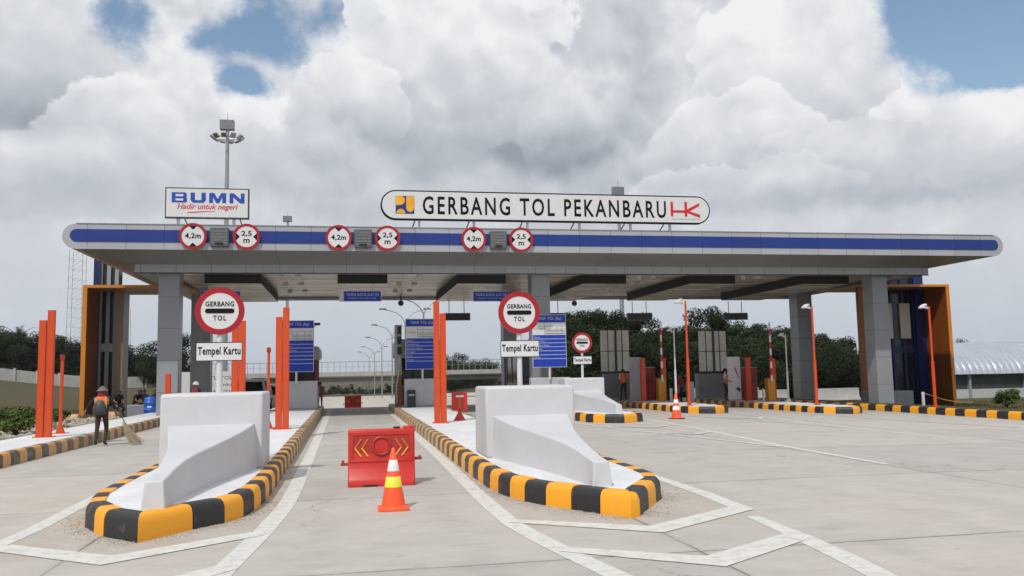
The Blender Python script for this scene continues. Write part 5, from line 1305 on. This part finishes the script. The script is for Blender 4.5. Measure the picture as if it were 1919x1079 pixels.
def palm_proto(label, H, seed):
    random.seed(seed); t = thing('palm_tree', label, 'palm tree', (0, 0, 0), 0, 'oil palms on the left skyline')
    MB().cyl((0, 0, -.6), (0, 0, H*.72), .34, .26, 10).build('trunk', bark, t); mb = MB()
    for i in range(34):
        a = random.random()*6.28; el_ = random.uniform(-.15, 1.2); L_ = random.uniform(3.4, 4.6); prev = None; d = Vector((math.cos(a)*math.cos(el_), math.sin(a)*math.cos(el_), math.sin(el_))); p = Vector((0, 0, H*.72)); side_ = Vector((-math.sin(a), math.cos(a), 0))
        for s_ in range(9):
            w = .55*math.sin(PI*(s_+1.2)/10.5)+.05; droop = Vector((0, 0, -.14*s_)); dd = (d+droop*.8).normalized(); q = p+dd*L_/9
            for sg in (-1, 1):
                for kk in range(2):
                    b0_ = p.lerp(q, kk*.5); tip = b0_+side_*sg*w*random.uniform(.8, 1.2)+dd*.25+Vector((0, 0, -.18*w)); o = len(mb.v); mb.add([b0_, b0_+dd*.16, tip], [(0, 1, 2)])
            p = q
    mb.build('crown', leaf_palm, t); return t
protos = [tree_proto('p', 9.5, 3.6, leaf_dark, 1), tree_proto('p', 8.2, 4.2, leaf_dark, 2), tree_proto('p', 10.5, 3.2, leaf_mid, 3), tree_proto('p', 7.0, 3.6, leaf_mid, 4, base=.12), tree_proto('p', 11.5, 3.0, leaf_dark, 5, base=.2), tree_proto('p', 6.0, 3.8, leaf_dark, 6, base=.05)]
palms = [palm_proto('p', 9.5, 11), palm_proto('p', 8.5, 12)]
used = {}
def put(pr, x, y, s, label, rz=None):
    z = terrain(x, y)-.1; rz = random.random()*6.28 if rz is None else rz
    if id(pr) not in used:
        used[id(pr)] = 1; pr.location = (x, y, z); pr.rotation_euler = (0, 0, rz); pr.scale = (s, s, s); pr['label'] = label; return pr
    return dup(pr, (x, y, z), rz, label, s)
random.seed(21)
# left skyline: palms and bushes
L_PALM = 'dark oil palm in the skyline row left of the left tower'
for i, ax in enumerate([-.425, -.41, -.398, -.385, -.37, -.357, -.345, -.333, -.32, -.39, -.43, -.308]):
    y = 150+random.uniform(-6, 10); put(palms[i % 2], ax*y, y, random.uniform(.80, 1.0), L_PALM)
for i, ax in enumerate([-.44+.0075*q for q in range(19)]):
    y = 141+random.uniform(-3, 3); put(protos[[5, 0, 5, 3][i % 4]], ax*y, y, random.uniform(1.0, 1.3)*[1, .72, 1, .85][i % 4], 'low dark bushy tree behind the concrete fence left of the left tower')
for i, ax in enumerate([-.262, -.25, -.236, -.222, -.208, -.196, -.185, -.275]):
    y = 140+random.uniform(-5, 8); put(protos[[3, 1, 5, 5, 3, 5, 1, 5][i]], ax*y, y, random.uniform(.85, 1.12), 'dark green tree between the left tower and the left front column')
# right wood: 3 ranks
for i in range(34):
    ax = .255+.0115*i; y = 98+random.uniform(-3, 3)+(4 if ax > .5 else 0)
    put(protos[[2, 0, 4, 5][i % 4]], ax*y, y, random.uniform(.90, 1.06)*[1, 1.05, .95, 1.5][i % 4]*(.9 if ax > .56 else 1), 'tall dark tree at the back of the wood behind the right lanes')
for i in range(30):
    ax = .262+.0125*i; y = 88+random.uniform(-3, 4)+ (8 if ax > .5 else 0)
    hh = [1.0, .95, .85, 1.0][i % 4]*random.uniform(.86, 1.06); k_ = [4, 0, 1, 2, 5][i % 5]
    s = hh*(.84 if ax < .30 else .93)*(1.08 if .36 < ax < .50 else 1)*(.95 if ax > .56 else 1)
    put(protos[k_], ax*y, y, s*(1.25 if k_ == 5 else 1), 'dark green tree in the dense wood behind the right lanes')
for i in range(26):
    ax = .255+.0146*i; y = 80+random.uniform(-2, 2)+(8 if ax > .5 else 0); put(protos[[5, 3][i % 2]], ax*y, y, random.uniform(.95, 1.2), 'low bushy tree at the front of the wood behind the right lanes')
for i, ax in enumerate([.74, .755, .77, .80, .93, .95]):
    y = 118; put(protos[[1, 0][i % 2]], ax*y, y, random.uniform(.95, 1.05), 'dark tree top showing above the arched metal roof')
for i in range(11):
    ax = .085+.0085*i; y = 255+random.uniform(-6, 6); o = put(protos[[1, 3, 0][i % 3]], ax*y, y, random.uniform(1.2, 1.5), 'far tree showing above the overpass railing')
for i in range(40):
    ax = -.05+.0040*i; y = 300+random.uniform(-30, 40); put(protos[[0, 1, 2, 3][i % 4]], ax*y, y, random.uniform(.26, .40), 'far tree seen under the overpass beyond the centre lane')

def shrub(label, x, y, z, r_, n, leaf, group='shrubs on the verges', size=.07, stems=11):
    t = thing('shrub', label, 'shrub', (x, y, z), 0, group); s = MB(); bl = []
    for i in range(stems):
        a = random.random()*6.28; e_ = Vector((math.cos(a)*r_*random.uniform(.3, .9), math.sin(a)*r_*random.uniform(.3, .9), r_*random.uniform(.5, 1.25))); s.cyl((0, 0, 0), e_, .02, .008, 5); bl.append((e_.x, e_.y, e_.z, r_*.42, .8))
    s.build('stem', bark, t); leaf_cloud(MB(), bl, n, size).build('foliage', leaf, t); return t
random.seed(5)
shrub('green shrub in the stony bed left of the left pavement posts', -9.62, 27.9, .24, .56, 2200, leaf_shrub, size=.055, stems=18)
shrub('small dull shrub at the far left edge of the stony bed', -10.9, 26.4, .24, .32, 300, leaf_mid)
shrub('tall narrow weed behind the thin sensor post on the left verge', -9.9, 31.5, .24, .5, 420, leaf_shrub)
shrub('reddish-green low weed beside the loose yellow kerb blocks', -10.8, 35.6, .24, .38, 300, leaf_mid)
shrub('yellow-green bush on the grass in front of the arched shed', 33.0, 38.3, -.42, .60, 2200, leaf_shrub, size=.06, stems=22)
st = MB(); random.seed(9)
for i in range(420):
    x = random.uniform(-10.8, -9.0); y = random.uniform(20, 38); s = random.uniform(.03, .11); st.ball((x, y, .27), s, 3, sx=random.uniform(.8, 1.4), sz=.7)
tag(st.build('loose_stones', mat('pale_stone', (.42, .38, .32), .9, var=.3, vs=2)), 'pale loose stones scattered over the planting bed by the left pavement', 'stones', kind='stuff')
gt = MB(); random.seed(31)
def grit(cx, ny, arm, n, off):
    P = [Vector((cx+a, ny+b)) for a, b in arm]
    for i in range(n):
        k = random.randrange(len(P)-1); p = P[k].lerp(P[k+1], random.random()); d = (P[k+1]-P[k]).normalized(); nn = Vector((-d.y, d.x))*off; q = p+nn*abs(random.gauss(.03, .13))
        r_ = random.uniform(.003, .011); gt.ball((q.x, q.y, gz(q.x, q.y)+r_*.5), r_, 2, sx=random.uniform(.8, 1.6))
NLs = [(0, 0), (-.52, .56), (-.91, 1.31), (-1.08, 2.2), (-1.13, 3.2), (-1.15, 6)]
NRs = [(0, 0), (.47, .70), (.77, 1.06), (.96, 1.50), (1.06, 2.1), (1.11, 2.75), (1.13, 8)]
grit(-2.28, 10.33, NLs, 420, 1); grit(-2.28, 10.33, NRs, 520, -1); grit(3.40, 10.21, [(.02, 0), (-.25, .42), (-.50, .86), (-.94, 1.74), (-1.13, 2.5), (-1.21, 3.4), (-1.23, 9)], 560, 1); grit(3.40, 10.21, [(.16, .08), (.36, .45), (.93, 1.38), (1.09, 2.0), (1.15, 3.0), (1.17, 6)], 420, -1)
tag(gt.build('kerbside_grit', mat('mortar_crumbs', (.44, .40, .34), .9, var=.4, vs=20)), 'mortar crumbs and grit scattered along the foot of the near striped kerbs', 'grit', kind='stuff')
gr = MB(); random.seed(10)
def tufts(gr, n, fx, hmax):
    for i in range(n):
        x, y = fx(); z = terrain(x, y)-.06; h = random.uniform(.3, 1)*hmax; a = random.random()*6.28; w = .02+.01*random.random(); dx_, dy_ = math.cos(a)*w, math.sin(a)*w; lx_, ly_ = random.uniform(-.3, .3)*h, random.uniform(-.3, .3)*h
        gr.add([(x-dx_, y-dy_, z), (x+dx_, y+dy_, z), (x+lx_, y+ly_, z+h)], [(0, 1, 2)])
tufts(gr, 9000, lambda: (random.uniform(-24, -12.2), random.uniform(24, 52)), .11)
tufts(gr, 3500, lambda: (random.uniform(-12.3, -9.6), random.uniform(22, 41)), .08)
tufts(gr, 6000, lambda: (random.uniform(26.4, 42), random.uniform(24, 46)), .16)
gb = gr.build('grass_tufts', leaf_material('dry_grass_blade', (.085, .062, .02), (.095, .095, .022))); tag(gb, 'sparse dry grass blades on the verges either side of the plaza', 'grass', kind='stuff')

# ------------------------------------------------------------------ far things: fence, masts, overpass, shed
def fence_run(label, p0_, p1_, n, h):
    t = thing('concrete_fence', label, 'fence', (*p0_, 0), 0, 'pale concrete fences'); b = MB(); q = MB(); P0_, P1_ = Vector(p0_), Vector(p1_)
    for i in range(n):
        a = P0_.lerp(P1_, i/n)-P0_; c = P0_.lerp(P1_, (i+1)/n)-P0_; za = terrain(*(a+P0_)); zb = terrain(*(c+P0_)); d = (c-a).normalized(); nn = Vector((-d.y, d.x))*.06
        b.add([(a.x-nn.x, a.y-nn.y, za-.5), (c.x-nn.x, c.y-nn.y, zb-.5), (c.x+nn.x, c.y+nn.y, zb-.5), (a.x+nn.x, a.y+nn.y, za-.5), (a.x-nn.x, a.y-nn.y, za+h), (c.x-nn.x, c.y-nn.y, zb+h), (c.x+nn.x, c.y+nn.y, zb+h), (a.x+nn.x, a.y+nn.y, za+h)], [(0,1,5,4), (1,2,6,5), (2,3,7,6), (3,0,4,7), (4,5,6,7)])
        q.box(a.x-.15, a.x+.15, a.y-.15, a.y+.15, za-.5, za+h+.22)
    b.build('panel', conc_white, t); q.build('fence_post', conc_white, t)
fence_run('long pale concrete fence on the grassy bank left of the left tower', (-66, 122), (-30, 137), 14, 1.6)
fence_run('pale concrete fence seen between the left tower and the left column', (-29.5, 137), (-8, 146), 9, 1.5)
def mast(label, x, y, H, ring, head):
    z0 = terrain(x, y); t = thing('light_mast', label, 'light mast', (x, y, z0), 0, 'high floodlight masts'); MB().cyl((0, 0, 0), (0, 0, H), .34, .17, 14).build('mast', galv, t)
    if ring:
        b = MB(); n = 16
        for k in range(n): a0, a1_ = 2*PI*k/n, 2*PI*(k+1)/n; b.cyl((1.25*math.cos(a0), 1.25*math.sin(a0), H-1.6), (1.25*math.cos(a1_), 1.25*math.sin(a1_), H-1.6), .05, n=6)
        for k in range(4): a0 = PI*k/2; b.cyl((0, 0, H-1.7), (1.25*math.cos(a0), 1.25*math.sin(a0), H-1.6), .04, n=6)
        b.build('ring', galv, t)
        for k in range(10):
            a0 = 2*PI*k/10+.2; c_, s_ = math.cos(a0), math.sin(a0); rot = Euler((0, R(-38), a0)).to_matrix(); f = MB(); f.box(-.28, .28, -.26, .26, -.09, .09, 0, rot, (0, 0, 0)); f.v = [(v[0]+1.42*c_, v[1]+1.42*s_, v[2]+H-1.5) for v in f.v]; f.build('floodlight', galv, t)
    b = MB(); w = head
    b.box(-w*.62, w*.55, -.35, .35, H-.62, H+.36); b.build('winch_head', mat('mast_head_grey', (.22, .23, .25), .4, metal=.4), t); MB().cyl((0, 0, H+.3), (0, 0, H+1.2), .03, n=5).build('lightning_rod', galv, t)
mast('tall floodlight mast rising behind the roof sign at left', -12.05, 90, 28.2, True, 1.2)
mast('floodlight mast rising behind the long name board', 31.5, 95, 25.2, False, 1.15)
mast('short distant mast head just above the canopy left of the middle limit signs', -9.95, 150, 31.0, False, 1.3)
t = thing('lattice_tower', 'thin lattice radio tower behind the left tower', 'radio tower', (-41.0, 142, terrain(-41.0, 142))); b = MB(); H = 20.8
for sx in (-1, 1):
    for sy in (-1, 1): b.cyl((sx*1.1, sy*1.1, 0), (sx*.95, sy*.95, H), .035, n=5)
for k in range(14):
    z = H*k/14; z2 = H*(k+1)/14
    for sy in (-1, 1): b.cyl((-1.1, sy*1.1, z), (1.05, sy*1.05, z2), .018, n=4); b.cyl((-1.05, sy*1.05, z2), (1.05, sy*1.05, z2), .018, n=4)
b.build('lattice', galv, t)
t = thing('antenna_pole', 'very thin guyed pole seen through the left tower opening', 'antenna', (-35, 150, -.5)); MB().cyl((0, 0, 0), (0, 0, 14), .06, .04, 6).build('pole', galv, t)

def street_lamp(label, x, y, H):
    z0 = gz(0, y); t = thing('street_lamp', label, 'street lamp', (x, y, z0), 0, 'double-arm street lamps along the road beyond the gate'); b = MB(); b.cyl((0, 0, 0), (0, 0, H*.86), .10, .06, 10); b.build('pole', galv, t)
    for s in (-1, 1):
        a = MB(); pts = [(0, 0, H*.84), (s*.25, 0, H*.90), (s*.75, 0, H*.955), (s*1.5, 0, H*.985), (s*2.2, 0, H)]; a.tube(pts, .045, 6); o = a.build('arm', galv, t); MB().box(s*2.2-.35, s*2.2+.35, -.13, .13, H-.04, H+.10).build('lamp_head', led_grey, t, bevel=.02)
    return t
sl = None
for i, (px_, y, H) in enumerate([(5.85, 66, 8.2), (5.7, 85, 8.9), (5.6, 108, 9.1), (5.4, 135, 9.4), (5.3, 168, 9.8), (5.2, 205, 10.2)]):
    l = 'double-arm street lamp, number %s in the receding row beyond the gate' % ['one, the nearest', 'two', 'three', 'four', 'five', 'six, the farthest'][i]
    street_lamp(['nearest double-arm street lamp, rising above the middle tariff board', 'second nearest double-arm street lamp of the receding row', 'third double-arm street lamp of the receding row', 'fourth double-arm street lamp of the receding row', 'next to farthest double-arm street lamp of the row', 'farthest double-arm street lamp of the receding row'][i], px_, y, H)

t = thing('overpass', 'road overpass with thin railings crossing beyond the gate', 'overpass', (0, 200, 0))
rise = lambda x: 2.55-.004*abs(x-8)
b = MB(); b.box(-34, 46, 0, 9, 1.5, 2.2); b.build('deck', conc, t)
b = MB(); b.box(-34, 46, -.35, -.02, 1.75, 2.75); b.build('parapet', conc, t)
b = MB()
for k in range(5): b.box(-30, 42, .8+k*1.7, 1.5+k*1.7, .45, 1.5)
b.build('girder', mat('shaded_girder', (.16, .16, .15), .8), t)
b = MB(); b.box(-34, 46, -.22, -.14, 4.95, 5.08); b.box(-34, 46, -.22, -.16, 3.9, 3.96)
for k in range(60): x = -34+k*80/59; b.box(x-.05, x+.05, -.22, -.12, 2.75, 4.95)
b.build('railing', galv, t)
for x in (-30, 42): MB().box(x-1.2, x+1.2, 0, 9, -6, 1.5).build('abutment', conc, t)
b = MB()
for y in (1.5, 6.5): b.cyl((18, y, -6), (18, y, .45), .6, n=14)
b.build('pier', conc, t)
t = thing('guard_rail', 'pale guard rail beyond the small red portable board', 'guard rail', (9.2, 66, gz(8, 66))); b = MB(); b.box(-3.0, 5.5, 0, .06, .55, .8)
b.build('rail', galv_white, t); b = MB()
for k in range(5): b.box(-2.8+k*2, -2.7+k*2, .06, .14, 0, .8)
b.build('rail_post', galv, t)
t = thing('direction_board', 'white information board on legs left of the near orange posts', 'information board', (-9.6, 64.0, gz(0, 64))); MB().box(-2.15, 2.15, 0, .08, .7, 2.75).build('panel', sign_white, t)
for i, s in enumerate(['PINTU TOL', 'Mulai - Lindung', 'BEBAS TV']): text(s, 'lettering', mat('board_ink', (.16, .16, .17), .5), t, .5, 2.3-.5*i, -.001, h=.26, w=[2.2, 3.0, 2.4][i], bold=.01)
b = MB()
for x in (-1.8, 1.8): b.box(x-.05, x+.05, .0805, .18, 0, 2.7)
b.build('leg', galv, t)
# arched metal shed
t = thing('arched_shed', 'long shed with a silver corrugated arched roof at the far right', 'shed', (50, 70, -2.3))
b = MB(); n = 14; m_ = 420; Lx = 48.; vs = []
for i in range(m_+1):
    x = 1+Lx*i/m_; rb = .17*abs(math.cos(PI*x/.66))**.7
    for j in range(n+1):
        a = PI*.5*j/n; vs.append((x, 8.5-(8.2+rb)*math.cos(a), 3.15+(3.0+rb)*math.sin(a)))
b.add(vs, [(i*(n+1)+j, i*(n+1)+j+1, (i+1)*(n+1)+j+1, (i+1)*(n+1)+j) for i in range(m_) for j in range(n)]); b.build('roof', roof_metal, t, smooth=True)
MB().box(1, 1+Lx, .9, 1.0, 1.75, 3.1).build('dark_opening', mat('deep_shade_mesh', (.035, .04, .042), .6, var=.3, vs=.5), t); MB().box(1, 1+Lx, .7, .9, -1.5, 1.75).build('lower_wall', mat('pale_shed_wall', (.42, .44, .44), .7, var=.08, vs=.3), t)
for k in range(9): MB().box(1+k*6, 1.25+k*6, .6, .9, -1.0, 3.15).build('shed_post', grey_box, t)

# ------------------------------------------------------------------ air
hm = bpy.data.materials.new('air_haze'); hm.use_nodes = True; nt = hm.node_tree; nt.nodes.clear()
ho = nt.nodes.new('ShaderNodeOutputMaterial'); hv = nt.nodes.new('ShaderNodeVolumePrincipled'); hv.inputs['Color'].default_value = (.86, .93, 1, 1); hv.inputs['Density'].default_value = .00014; hv.inputs['Anisotropy'].default_value = .3
nt.links.new(hv.outputs[0], ho.inputs['Volume'])
tag(MB().box(-1600, 1600, -350, 2300, -12, 46).build('haze', hm), 'thin bluish humid air softening the far hills and woods', 'haze', kind='stuff')
